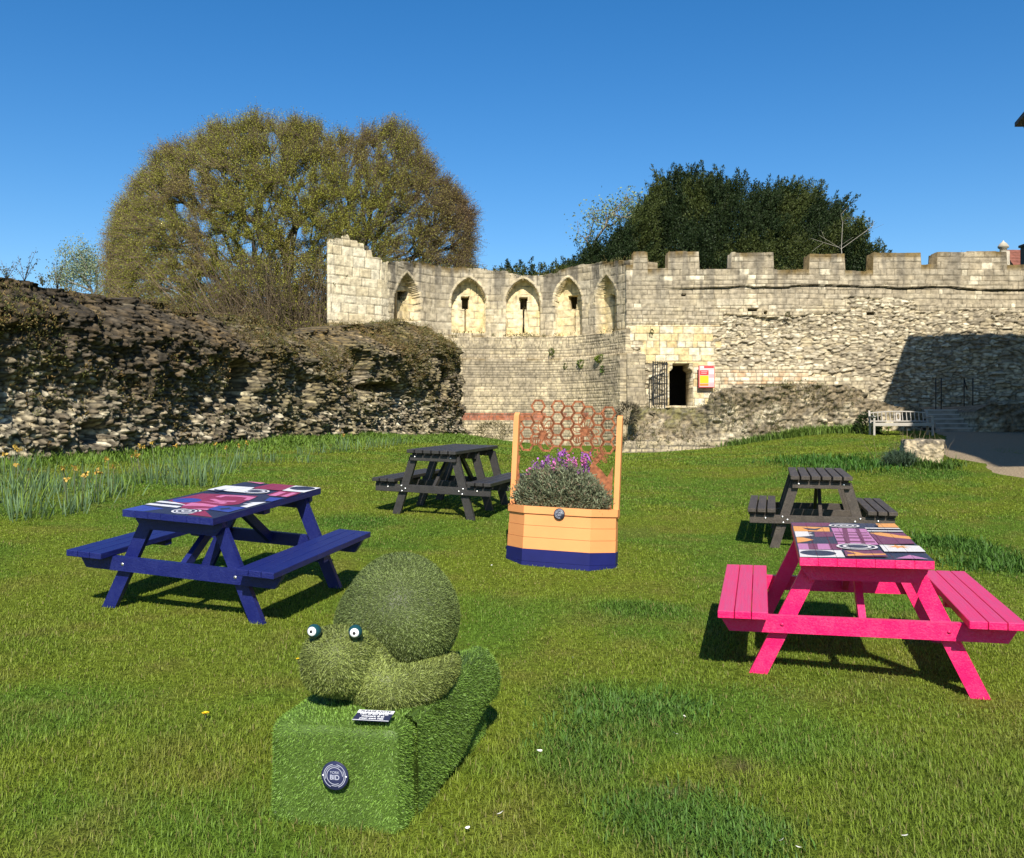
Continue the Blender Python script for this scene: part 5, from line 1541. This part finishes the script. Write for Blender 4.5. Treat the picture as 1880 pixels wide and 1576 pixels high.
def yew(name, label, ox, oy, D, base_py, half, ncl, seed, group=None):
    r = np.random.default_rng(seed)
    x0, x1 = ox[0], ox[-1]; cx_ = (x0 + x1) / 2; hw = (x1 - x0) / 2
    root = W(cx_, base_py, D); root = np.array([root.x, D, max(1.2, root.z)])
    P = []; Dr = []
    px = r.uniform(x0 + 6, x1 - 8, ncl); t0 = np.interp(px, ox, oy) + (34 if ncl > 1000 else 30); f = (px - cx_) / hw
    v = r.uniform(0, 1, ncl) ** 1.1; py = t0 + (base_py - t0) * v
    dep = half * np.sqrt(np.maximum(.02, 1 - f ** 2)) * (.35 + .65 * np.sqrt(v))
    dep = dep * (1 - .55 * (fbm(px / 30, py / 26, seed, 3)))
    back = r.uniform(0, 1, ncl) < .18
    y = D + np.where(back, r.uniform(-.6, 1, ncl) * dep, -dep * (1 - .10 * r.uniform(0, 1, ncl)))
    X = (px - CX) / FPX * y; Z = CAMZ + (CY - py) / FPX * y
    nj = 230
    c0 = np.c_[X, y, Z]
    ax = np.c_[.18 + f * .5 + r.normal(0, .22, ncl), -.35 + r.normal(0, .3, ncl), 1.0 - .45 * v + r.normal(0, .15, ncl)]; ax /= np.linalg.norm(ax, axis=1)[:, None]
    Ls = r.uniform(1.0, 2.3, ncl)
    s = np.repeat(np.arange(ncl), nj); u = r.uniform(0, 1, len(s))
    w_ = (.24 * (1 - u) ** .75 + .02)
    PP = c0[s] + ax[s] * ((u - .35) * Ls[s])[:, None] + r.normal(0, 1, (len(s), 3)) * w_[:, None]
    DD = ax[s] * 1.0 + r.normal(0, .45, (len(s), 3))
    base = np.where(vn(px / 40, py / 34, seed + 3)[:, None] > .55, np.array([[.060, .078, .018]]), np.array([[.026, .044, .013]]))
    col = base[s] * r.uniform(.5, 1.6, (len(s), 1))
    t = empty(name, tuple(root)); tag(t, label, 'tree', group)
    V, Q, C = leaf_cloud(PP - root, DD, .125, col, seed + 1, .3, .38)
    link('crown', npmesh('crown', V, Q, col=C), M_LEAF, t)
    m = MB()
    zt = Z.max() - root[2] - 2
    for k in range(5):
        a = 2 * math.pi * k / 5; m.tube([(0, 0, -root[2] + .8), (math.cos(a) * 1., math.sin(a) * .8, zt * .25), (math.cos(a) * min(3, hw / 60), math.sin(a) * 2, zt * .7)], [.5, .32, .08], 7)
    m.build('trunk', mat('yew_bark', (.09, .06, .045), .9) if 'yew_bark' not in bpy.data.materials else bpy.data.materials['yew_bark'], t)
yew('yew_tree', 'broad dark yew with spiky top rising behind the battlements', [1158, 1172, 1195, 1207, 1213, 1228, 1245, 1252, 1268, 1280, 1300, 1318, 1330, 1345, 1357, 1370, 1390, 1408, 1425, 1440, 1452, 1470, 1492, 1500, 1512, 1530, 1541, 1545, 1560],
    [400, 366, 352, 318, 300, 312, 300, 310, 304, 316, 306, 320, 330, 312, 322, 334, 340, 330, 322, 334, 320, 332, 328, 360, 366, 356, 346, 385, 440], 54, 545, 7.0, 1900, 40)
yew('yew_tree', 'low dark yew sloping down left of the broad yew', [1020, 1040, 1052, 1062, 1075, 1090, 1105, 1120, 1135, 1150, 1170, 1185, 1200], [497, 488, 492, 470, 452, 440, 446, 430, 415, 400, 372, 360, 372], 51, 545, 3.2, 480, 50)
yew('yew_tree', 'small dark yew at the right end behind the battlements', [1548, 1552, 1558, 1566, 1576, 1583, 1590, 1600, 1606], [420, 412, 405, 400, 396, 428, 442, 458, 500], 50, 545, 2.0, 170, 60)
yew('yew_tree', 'dark yew tips just showing above the middle of the tower wall', [915, 925, 935, 945, 955, 968, 975, 985, 997, 1006, 1020, 1030, 1045], [505, 494, 500, 492, 501, 488, 498, 500, 487, 503, 500, 492, 490], 48, 560, 1.6, 190, 70)

def thin_tree(name, label, D, rootpx, tgt, n, leafcol, lsz, seed, bark, nleaf, tw=.02, up=True):
    r = np.random.default_rng(seed)
    rt = W(rootpx, 600, D); root = np.array([rt.x, D, 1.0])
    T = []
    for (a, b, c, d, k) in tgt:
        for _ in range(k):
            p = W(a + r.normal(0, c), b + r.normal(0, d), D + r.normal(0, .6)); T.append((p.x, D + r.normal(0, .6), p.z))
    T = np.array(T)
    zt = T[:, 2].max()
    trunk = [[root + np.array([0, 0, (zt - 1) * .5 * k / 5]) for k in range(1, 6)]]
    N, par, cnt, tips = grow(root, T, trunk, .7, w=.3, seed=seed)
    R = tw * cnt ** .45; i = np.arange(1, len(N))
    t = empty(name, tuple(root)); tag(t, label, 'tree')
    V, Q = tubes_np(N[par[i]] - root, N[i] - root, np.minimum(R[par[i]], R[i] * 1.4), R[i], 4)
    link('trunk', npmesh('trunk', V, Q), mat(name + '_bark', bark, .9), t)
    if nleaf:
        s = np.repeat(tips, nleaf); P = N[s] + r.normal(0, lsz * 2.2, (len(s), 3))
        col = np.array(leafcol) * r.uniform(.6, 1.4, (len(s), 1))
        V, Q, C = leaf_cloud(P - root, r.normal(0, 1, P.shape), lsz, col, seed, .4, .6)
        link('crown', npmesh('crown', V, Q, col=C), M_LEAF, t)
thin_tree('young_tree', 'slender pale-leaved tree leaning out left of the broad yew', 52, 1130, [(1085, 398, 10, 5, 14), (1075, 432, 9, 4, 9), (1110, 395, 12, 8, 14), (1135, 378, 14, 7, 20), (1155, 372, 12, 8, 16), (1120, 410, 14, 8, 10), (1150, 395, 12, 8, 10)], 0, (.20, .26, .13), .14, 81, (.20, .17, .13), 16, .012)
thin_tree('bare_sapling', 'thin bare pale sapling standing in front of the yew', 44, 1555, [(1556, 398, 2, 14, 5), (1560, 390, 3, 8, 3), (1500, 428, 10, 6, 5), (1525, 445, 12, 6, 4), (1600, 408, 6, 8, 6), (1585, 430, 8, 6, 4), (1545, 470, 10, 8, 3)], 0, None, .1, 82, (.34, .31, .25), 0, .0042)
thin_tree('distant_tree', 'pale hazy green tree far behind the left end of the ruined wall', 95, 150, [(150, 480, 22, 14, 90), (128, 500, 16, 10, 40), (172, 495, 14, 14, 50), (150, 512, 28, 8, 50), (110, 512, 10, 6, 14)], 0, (.25, .30, .17), .17, 83, (.24, .22, .20), 34, .016)

# ------------------------------------------------------------------ daffodils and long grass along the ruined wall
def daffodils():
    r = np.random.default_rng(90)
    spots = []
    for px, py, s in ((20, 925, 1.2), (45, 950, 1.25), (60, 900, 1.1), (5, 890, 1.2), (95, 905, 1.0), (115, 945, 1.0), (140, 935, .9), (165, 925, .7), (185, 900, .9), (205, 912, 1.0), (130, 895, 1.0), (85, 880, .9), (25, 870, .9), (225, 905, .6),
                      (270, 888, .9), (285, 880, .7), (330, 890, 1.1), (350, 880, 1.2), (370, 892, 1.0), (345, 865, 1.0), (395, 870, 1.0), (420, 860, .9), (450, 850, .9), (480, 845, .9), (505, 850, .8), (550, 835, .8), (590, 832, .8), (565, 850, .6), (625, 828, .8), (655, 826, .8), (690, 822, .9), (715, 818, .8), (740, 815, .7), (240, 875, .8), (160, 880, .8), (300, 865, .8)):
        spots.append((px, py, s))
    n = 0
    for px, py, s in spots:
        D = float(ground_hit(px, py)); x = (px - CX) / FPX * D
        x = max(x, float(wall_left_x(np.array([D]))[0]) + .25)
        z = gz1(x, D)
        k = int(42 * s * (.6 + .8 * hsh(n, 5))); rad = .14 * s * (D / 10) ** .3
        P = np.c_[r.normal(0, rad, k), r.normal(0, rad, k), np.zeros(k)]
        N = np.c_[P[:, 0] * 1.3, P[:, 1] * 1.3, np.full(k, 1.)] + r.normal(0, .13, (k, 3)); N /= np.linalg.norm(N, axis=1)[:, None]
        hh = .36 * (.7 + .5 * hsh(n, 7)) * s ** .5 * r.uniform(.6, 1.1, k)
        col = np.array([.115, .185, .085]) * r.uniform(.6, 1.5, (k, 1)); low = r.uniform(0, 1, k) < .2; col[low] = np.array([.20, .30, .05])
        V, Q, T, C = blades(P, N, hh, .013, .25, col, n, .25, tipcol=1.0)
        V[np.arange(len(V)) % 5 < 2] -= np.array([0, 0, .02])
        nm = 'daffodil_clump'
        t = empty(nm, (x, D, z)); tag(t, 'clump of blue-green daffodil leaves in the long grass below the ruined wall', 'plant', 'daffodil clumps below the ruined wall')
        link('leaves', npmesh('leaves', V, Q, T, C), M_LEAF, t)
        if n % 3 == 0 and px < 260 or n % 7 == 0:
            nf = int(r.integers(2, 6)); st = []
            for q in range(nf):
                fx, fy = r.normal(0, rad * .9, 2); fz = r.uniform(.36, .50) * s ** .3
                m = MB(); m.tube([(fx * .6, fy * .6, 0), (fx, fy, fz)], .004, 4)
                m.build('stem', bpy.data.materials['stem_green'], t)
                pp = np.array([[fx, fy, fz]]) + r.normal(0, .012, (9, 3))
                cc = np.array([[.55, .36, .07]]) * r.uniform(.6, 1.3, (9, 1))
                V, Q, C = leaf_cloud(np.repeat(pp[:1], 9, 0), r.normal(0, 1, (9, 3)), .045, cc, n + q, .3, .7)
                link('flower', npmesh('flower', V, Q, col=C), M_LEAF, t)
        n += 1
    # long grass between the clumps and round the wall feet
    P = []; H_ = []; Cc = []
    for k in range(46000):
        pass
    m = 60000; y = np.sqrt(r.uniform(9 ** 2, 37 ** 2, m)); off = r.uniform(0, 1, m) ** 1.4 * (1.1 + y * .075)
    x = wall_left_x(y) + off - .1
    edge = (off / (1.1 + y * .075))
    kk = r.uniform(0, 1, m) < (1 - edge) * (.5 + fbm(x * 1.2, y * 1.2, 92, 3))
    kk &= (np.abs(x) < y * .62)
    x, y, edge = x[kk], y[kk], edge[kk]
    h = (.19 - .12 * edge) * r.uniform(.5, 1.2, len(x)) * (.7 + .6 * vn(x * .9, y * .9, 95))
    c = np.array([.13, .215, .03]) * r.uniform(.6, 1.5, (len(x), 1))
    A = [(x, y, h, c)]
    # tufts round the stump wall, the stone block and the bench
    def tuft(px, py, n_, sx_, sy_, hh, col):
        D = float(ground_hit(px, py)) if not isinstance(py, tuple) else py[0]
        xx = (px - CX) / FPX * D + r.normal(0, sx_, n_); yy = D + r.normal(0, sy_, n_)
        ok = ~on_path(xx, yy)
        xx, yy = xx[ok], yy[ok]
        A.append((xx, yy, hh * r.uniform(.4, 1.2, len(xx)), np.array(col) * r.uniform(.6, 1.4, (len(xx), 1))))
    for px in range(1345, 1600, 14): tuft(px, (31.2,), 130, .25, .25, .30, (.12, .20, .035))
    for px in range(1440, 1600, 12): tuft(px, (31.0,), 120, .2, .3, .35, (.15, .23, .04))
    for px, py in ((1470, 850), (1490, 845), (1520, 846), (1545, 850), (1505, 856), (1560, 862), (1600, 858)): tuft(px, py, 260, .35, .5, .16, (.06, .15, .02))
    for px, py in ((1690, 856), (1715, 860), (1735, 862), (1745, 856), (1675, 852)): tuft(px, py, 120, .12, .12, .20, (.07, .13, .02))
    for px, py in ((1770, 1000), (1800, 1015), (1740, 1000), (1840, 1030), (1870, 1045), (1780, 1040), (1715, 1000)): tuft(px, py, 420, .16, .16, .10, (.070, .155, .022))
    for px, py in ((1130, 1300), (1190, 1310), (1250, 1305), (1090, 1330), (1060, 1365), (1180, 1500), (1240, 1520), (1300, 1530), (1370, 1550), (1300, 1500), (1350, 1570)): tuft(px, py, 420, .11, .11, .062, (.082, .170, .026))
    x = np.concatenate([a[0] for a in A]); y = np.concatenate([a[1] for a in A]); h = np.concatenate([a[2] for a in A]); c = np.concatenate([a[3] for a in A])
    P = np.c_[x, y, gz(x, y) - .01]; N = np.tile([0., 0, 1], (len(x), 1))
    V, Q, T, C = blades(P, N, h, np.clip(.0045 + .0009 * y, .004, .03), .8, c, 97, .6)
    o = link('long_grass', npmesh('long_grass', V, Q, T, C), M_GRASS); tag(o, 'long uncut grass along the foot of the walls and in rough tufts', 'grass', kind='stuff')
    # tiny white flowers in the long grass
daffodils()

def weeds():
    r = np.random.default_rng(101)
    lab = {}
    def bush(name, label, c, rad, n, size, col, seed, cat='plant', group=None, up=.3, asp=.5):
        q = np.random.default_rng(seed)
        d = q.normal(0, 1, (n, 3)); d /= np.linalg.norm(d, axis=1)[:, None]
        P = d * (q.uniform(.25, 1, n) ** .5)[:, None] * np.array(rad)
        P[:, 2] += rad[2] * .6
        cc = np.array(col) * q.uniform(.5, 1.5, (n, 1))
        V, Q, C = leaf_cloud(P, d + np.array([0, 0, up]), size, cc, seed, .5, asp)
        o = link(name, npmesh(name, V, Q, col=C), M_LEAF); o.location = c
        tag(o, label, cat, group)
        return o
    W2 = lambda px, py, D: tuple(W(px, py, D))
    # wall plants on the ledge of the tower
    bush('wall_weed', 'bright green weed on the tower ledge, largest of the weeds', W2(1103, 662, 40.0), (.25, .16, .13), 500, .08, (.16, .22, .03), 1)
    bush('wall_weed', 'green weed hanging below the ledge beneath the largest weed', W2(1111, 684, 39.9), (.20, .14, .20), 420, .08, (.10, .16, .03), 2)
    bush('wall_weed', 'weed on the tower ledge left of the largest weed', W2(1066, 672, 41.0), (.14, .1, .16), 260, .08, (.12, .17, .03), 3)
    bush('wall_weed', 'small weed rooted in the wall under the fourth niche', W2(1012, 650, 41.9), (.11, .1, .15), 200, .07, (.13, .16, .04), 4)
    bush('wall_weed', 'thin weed just under the ledge between two larger weeds', W2(1038, 676, 41.6), (.08, .08, .14), 130, .07, (.12, .15, .04), 5)
    bush('wall_weed', 'tuft of moss and weed beside the doorway lintel', W2(1197, 612, 38.85), (.06, .05, .10), 90, .06, (.09, .10, .03), 6)
    bush('wall_weed', 'small dark tuft high on the castle wall right of the rubble', W2(1446, 580, 38.8), (.08, .05, .10), 100, .06, (.07, .08, .02), 7)
    # sprigs on the head of the ruined wall
    for px, py, h_, lb in ((12, 506, .35, 'leftmost dark sprig growing on top of the ruined wall'), (45, 508, .55, 'tall dark sprig on the ruined wall near the left edge'), (105, 524, .6, 'leafy sprig on the ruined wall before the distant tree'), (78, 518, .25, 'tiny sprig between two larger ones on the ruined wall')):
        D = {12: 15.9, 45: 16.4, 78: 16.9, 105: 17.4}[px]
        x = (px - CX) / FPX * D; z = CAMZ + (CY - py) / FPX * D
        t = empty('wall_sprig', (x, D, z - .08)); tag(t, lb, 'plant')
        st = MB(); LP_ = []
        for q in range(7):
            a = r.uniform(-.6, .6); b = r.uniform(-.5, .5); L = h_ * r.uniform(.5, 1)
            e = Vector((a * L, b * L, L)); st.tube([(0, 0, 0), e * .5 + Vector((0, 0, .03)), e], [.006, .004, .002], 4)
            for k in range(12): LP_.append(e * r.uniform(.3, 1.05))
        st.build('stem', bpy.data.materials['twig'], t)
        P = np.array(LP_) + r.normal(0, .015, (len(LP_), 3))
        V, Q, C = leaf_cloud(P, r.normal(0, 1, P.shape), .045, np.array([.08, .10, .05]) * r.uniform(.5, 1.4, (len(P), 1)), 5, .4, .5)
        link('leaves', npmesh('leaves', V, Q, col=C), M_LEAF, t)
    # ivy at the bench, herb beside the stone block
    c = W(1590, 790, 30.6); bush('ivy_bush', 'dark ivy bush at the left end of the garden bench', (c.x, 30.4, gz1(c.x, 30.4) - .1), (.42, .4, .50), 1500, .09, (.025, .045, .012), 21)
    D = 18.0; c = W(1650, 850, D); z = gz1(c.x, D)
    n = 900; P0 = np.c_[r.normal(0, .10, n) + .16, r.normal(0, .12, n), np.zeros(n)]
    N = np.c_[-r.uniform(-.1, 1.0, n), r.normal(0, .35, n), r.uniform(.7, 1.5, n)]; N /= np.linalg.norm(N, axis=1)[:, None]
    V, Q, T, C = blades(P0, N, r.uniform(.25, .62, n), .014, .6, np.array([.085, .135, .075]) * r.uniform(.5, 1.4, (n, 1)), 7, 1.2, np.array([-.3, 0, -.7]), 1.0)
    o = link('drooping_plant', npmesh('drooping_plant', V, Q, T, C), M_LEAF); o.location = (c.x, D + .2, z); tag(o, 'grey-green drooping plant leaning against the left side of the stone block', 'plant')
    # dry stems above the stone block
    n = 120; P0 = np.c_[r.normal(0, .30, n), r.normal(0, .1, n), np.zeros(n)]; N = np.c_[r.normal(0, .25, n), r.normal(0, .2, n), np.ones(n)]; N /= np.linalg.norm(N, axis=1)[:, None]
    V, Q, T, C = blades(P0, N, r.uniform(.3, .75, n), .010, .4, np.array([.26, .20, .12]) * r.uniform(.5, 1.3, (n, 1)), 8, .4)
    o = link('dry_stems', npmesh('dry_stems', V, Q, T, C), M_LEAF); o.location = (W(1685, 0, 19.2).x, 19.2, gz1(W(1685, 0, 19.2).x, 19.2)); tag(o, 'brown dry stems behind the stone block, in front of the bench', 'plant')
    # scrub at the foot of the tower and bare shrub below the door
    for px, py, D, rx, rz, col, lb in ((905, 795, 36.5, .75, .38, (.20, .17, .09), 'brown scrub at the right foot of the ruined wall'), (800, 800, 35.5, .35, .28, (.05, .09, .03), 'dark green bush at the foot of the ruined wall behind the charcoal table'),
                                       (1152, 765, 32.3, .45, .40, (.13, .11, .07), 'twiggy brown shrub at the left end of the low rubble wall'), (735, 802, 33.8, .35, .22, (.06, .11, .03), 'low green bush left of the dark one at the ruined wall foot')):
        c = W(px, py, D); bush('scrub_bush', lb, (c.x, D - .2, c.z - .15), (rx, .35, rz), 1500, .09, col, int(px), asp=.3)
weeds()

# ------------------------------------------------------------------ things glimpsed over the castle wall
def over_wall():
    st = mat('finial_stone', (.46, .41, .31), .9, noise=.3, nscale=3, bump=.4)
    D = 44.0
    a = W(1842, 470, D); t = empty('stone_finial', (a.x, D, 0)); tag(t, 'small domed stone finial rising above the castle wall at the right', 'finial')
    zb = 0; z1 = W(0, 462, D).z; z2 = W(0, 452, D).z; z3 = W(0, 443, D).z
    m = MB(); m.box((0, 0, z1 / 2), (.42, .42, z1), bev=.02); m.build('shaft', st, t)
    m = MB(); m.lathe([(.16, z1), (.16, z1 + .12), (.24, z1 + .17), (.25, z1 + .24), (.22, z2 + .02), (.15, z2 + .12), (.06, z3 - .05), (.035, z3), (0, z3 + .04)], (0, 0, 0), 16); m.build('dome', st, t)
    # house with a brown tiled roof
    D = 50.0
    x0, x1 = W(1851, 0, D + 4).x, W(1960, 0, D).x; zr = W(0, 459, D + 4.6).z; ze = zr - 3.0
    t = empty('tiled_house', ((x0 + x1) / 2, D + 3, 1)); tag(t, 'house with a brown tiled roof just visible over the wall at the right edge', 'building')
    o = Vector(t.location); o2 = lambda x, y, z: Vector((x, y, z)) - o
    m = MB(); m.box(o2((x0 + x1) / 2, D + 4.6, (ze + 1) / 2), (x1 - x0 - .3, 5.8, ze - 1)); m.build('wall', mat('house_brick', (.30, .14, .09), .9, noise=.3), t)
    rm = mat('roof_tile', (.20, .075, .05), .85, noise=.3, nscale=5, bump=.3)
    m = MB(); n = 14
    for k in range(n):      # courses of tiles, each lapping the next
        f0, f1 = k / n, (k + 1) / n
        for sg in (-1, 1):
            ya = D + 4.6 + sg * 3.1 * (1 - f0); yb = D + 4.6 + sg * 3.1 * (1 - f1); za = ze + (zr - ze) * f0 + .05; zb_ = ze + (zr - ze) * f1
            m.add([o2(x0, ya, za), o2(x1, ya, za), o2(x1, yb, zb_), o2(x0, yb, zb_), o2(x0, ya, za - .06), o2(x1, ya, za - .06)], [(0, 1, 2, 3), (4, 5, 1, 0)])
    m.add([o2(x0 + .05, D + 1.5, ze), o2(x0 + .05, D + 7.7, ze), o2(x0 + .05, D + 4.6, zr)], [(0, 1, 2)])
    m.build('roof', rm, t)
    m = MB(); q = W(1886, 0, 51.1); zt = W(0, 449, 51.1).z; m.box(o2(q.x + .1, 49.9 + 1.2, (ze + zt) / 2), (.55, .8, zt - ze), bev=.02); m.box(o2(q.x + .1, 49.9 + 1.2, zt - .05), (.7, .95, .14), bev=.02); m.build('chimney', mat('dark_chimney', (.09, .08, .075), .9), t)
over_wall()

# ------------------------------------------------------------------ small things lying on the lawn
def litter():
    r = np.random.default_rng(55)
    wm = mat('petal_white', (.80, .77, .70), .6); ym = mat('dandelion_yellow', (.85, .60, .02), .6)
    for i, (px, py, s) in enumerate(((1052, 1217, .020), (1257, 1327, .024), (1240, 1361, .024), (990, 1391, .026), (1435, 1557, .024), (1661, 1551, .022), (1466, 1570, .018), (919, 1508, .022), (858, 1536, .016), (1764, 1324, .012), (903, 1044, .018), (1131, 1049, .02))):
        D = float(ground_hit(px, py)); x = (px - CX) / FPX * D; s = s * .62
        n = 8; V = []; F = []
        for a in range(n):
            for b in range(4):
                u = a / (n - 1) * 2 - 1; v = (b / 3 * 2 - 1) * math.sqrt(max(0, 1 - u * u)) * .55
                V.append((u * s, v * s, .35 * s * (u * u) + .5 * s * v * v))
        for a in range(n - 1):
            for b in range(3): F.append((a * 4 + b, a * 4 + 4 + b, a * 4 + 5 + b, a * 4 + 1 + b))
        me = bpy.data.meshes.new('fallen_petal'); me.from_pydata(V, [], F); me.validate()
        o = link('fallen_petal', me, wm); o.location = (x, D, gz1(x, D) + .026); o.rotation_euler = (r.uniform(-.7, .2), r.uniform(-.5, .5), r.uniform(0, 6.3))
        tag(o, 'small white petal lying on the lawn', 'petal', 'white petals scattered on the lawn')
    def dand(px, py, s, lab):
        D = float(ground_hit(px, py)); x = (px - CX) / FPX * D
        t = empty('dandelion', (x, D, gz1(x, D))); tag(t, lab, 'flower')
        MB().tube([(0, 0, 0), (.002, 0, .035)], .0018, 5).build('stem', bpy.data.materials['stem_green'], t)
        m = MB()
        for k in range(22):
            a = 2 * math.pi * k / 22 + r.uniform(-.1, .1); L = s * r.uniform(.75, 1)
            for q, ll in ((.0, L), (.4, L * .6)):
                d = Vector((math.cos(a + q), math.sin(a + q), .25 + q)); sd = Vector((-math.sin(a + q), math.cos(a + q), 0)) * s * .16
                c0 = Vector((0, 0, .036)); m.add([c0 - sd * .4, c0 + sd * .4, c0 + d * ll + sd, c0 + d * ll - sd], [(0, 1, 2, 3)])
        m.build('bloom', ym, t)
    dand(377, 1327, .019, 'yellow dandelion in the lawn left of the turf plinth')
    dand(547, 1222, .014, 'tiny yellow dandelion close to the left side of the snail')
litter()

# ------------------------------------------------------------------ brown thicket under the beech
def thicket():
    r = np.random.default_rng(140); n = 5200
    px = r.uniform(330, 640, n); D = r.uniform(49, 57, n)
    x = (px - CX) / FPX * D; base = np.c_[x, D, np.full(n, 1.2)]
    h = r.uniform(6.5, 9.8, n) * (.75 + .35 * vn(px / 30., D * .3, 3)) * (.72 + .28 * sst(330, 470, px))
    lean = np.c_[r.normal(0, .28, n), r.normal(0, .28, n), np.ones(n)]
    mid = base + lean * (h * .5)[:, None]; top = mid + (lean + np.c_[r.normal(0, .3, n), r.normal(0, .3, n), np.zeros(n)]) * (h * .5)[:, None]
    V1, Q1 = tubes_np(base, mid, np.full(n, .035), np.full(n, .022), 3); V2, Q2 = tubes_np(mid, top, np.full(n, .022), np.full(n, .008), 3)
    k = r.integers(0, n, 16000); f = r.uniform(.3, 1, len(k))[:, None]; P = mid[k] * (1 - f) + top[k] * f - np.array([0, 0, 1]) * (r.uniform(0, .5, len(k)) * h[k])[:, None]
    d = r.normal(0, 1, (len(k), 3)); d[:, 2] = np.abs(d[:, 2]) * .6; d /= np.linalg.norm(d, axis=1)[:, None]
    V3, Q3 = tubes_np(P, P + d * r.uniform(.3, 1.1, len(k))[:, None], np.full(len(k), .012), np.full(len(k), .005), 3)
    V = np.concatenate([V1, V2, V3]); Q = np.concatenate([Q1, Q2 + len(V1), Q3 + len(V1) + len(V2)])
    c = np.array([.17, .125, .075]) * np.repeat(r.uniform(.5, 1.5, len(V) // 6), 6)[:, None]
    o = link('thicket', npmesh('thicket', V, Q, col=c), mat('thicket_twig', attr=True, rough=.9)); tag(o, 'tangle of bare brown stems growing below the beech behind the wall', 'thicket', kind='stuff')
thicket()

# ------------------------------------------------------------------ moss, dry weeds and tufts rooted in the masonry
def growth(wall, name, n, k, size, seed, pick, cols, spread=.05, up=.5):
    o = bpy.data.objects[wall]; me = o.data
    co = np.empty(len(me.vertices) * 3, np.float32); me.vertices.foreach_get('co', co); co = co.reshape(-1, 3).astype(float)
    nn = np.empty(len(me.vertices) * 3, np.float32); me.vertices.foreach_get('normal', nn); nn = nn.reshape(-1, 3).astype(float)
    r = np.random.default_rng(seed)
    wgt = pick(co, nn); wgt = np.clip(wgt, 0, None) + 1e-9
    i = r.choice(len(co), n, p=wgt / wgt.sum())
    s_ = np.repeat(i, k); sc = np.repeat(r.uniform(.5, 1.6, n), k)
    P = co[s_] + r.normal(0, 1, (len(s_), 3)) * spread * sc[:, None]
    D = nn[s_] * .6 + np.array([0, 0, up]) + r.normal(0, .4, (len(s_), 3))
    t = r.uniform(0, 1, n); base = np.array(cols[0]) + (np.array(cols[1]) - np.array(cols[0])) * t[:, None]
    col = np.repeat(base, k, 0) * r.uniform(.5, 1.5, (len(s_), 1))
    V, Q, C = leaf_cloud(P, D, size, col, seed + 1, .3, .35)
    g = link(name, npmesh(name, V, Q, col=C), M_LEAF, o); g['kind'] = 'stuff'
def _pl(co, nn):
    px, py = PX(co[:, 0], np.maximum(co[:, 1], .5), co[:, 2]); h = co[:, 2] - 1.1
    vis = (np.abs(px - 450) < 520) & (nn[:, 0] * -co[:, 0] + nn[:, 1] * -co[:, 1] > -2)
    return vis * sst(.42, .62, fbm(co[:, 1] * .8, co[:, 2] * 1.3, 71, 3)) * (.15 + sst(.8, 3.0, h)) * (co[:, 2] > .9)
growth('ruined_wall', 'wall_growth', 3600, 16, .055, 201, _pl, ((.20, .125, .045), (.11, .125, .035)))
_top = lambda co, nn: (co[:, 1] < 46) * sst(.3, .8, nn[:, 2]) * (co[:, 2] > 5.5) * sst(.4, .6, fbm(co[:, 0] * .7, co[:, 1], 72, 3))
growth('stone_tower', 'wall_growth', 330, 14, .085, 203, _top, ((.13, .10, .035), (.09, .11, .03)), .06, .8)
growth('castle_wall', 'wall_growth', 260, 12, .06, 205, _top, ((.13, .10, .035), (.09, .10, .03)), .05, .6)
growth('rubble_stump_wall', 'wall_growth', 900, 14, .07, 207, lambda co, nn: (nn[:, 1] < .5) * (co[:, 2] > .9) * (co[:, 0] < 12) * sst(.45, .65, fbm(co[:, 0] * .8, co[:, 2] * 1.5, 73, 3)) * (1 + 2 * (nn[:, 2] > .5)), ((.17, .13, .055), (.10, .12, .035)), .07)
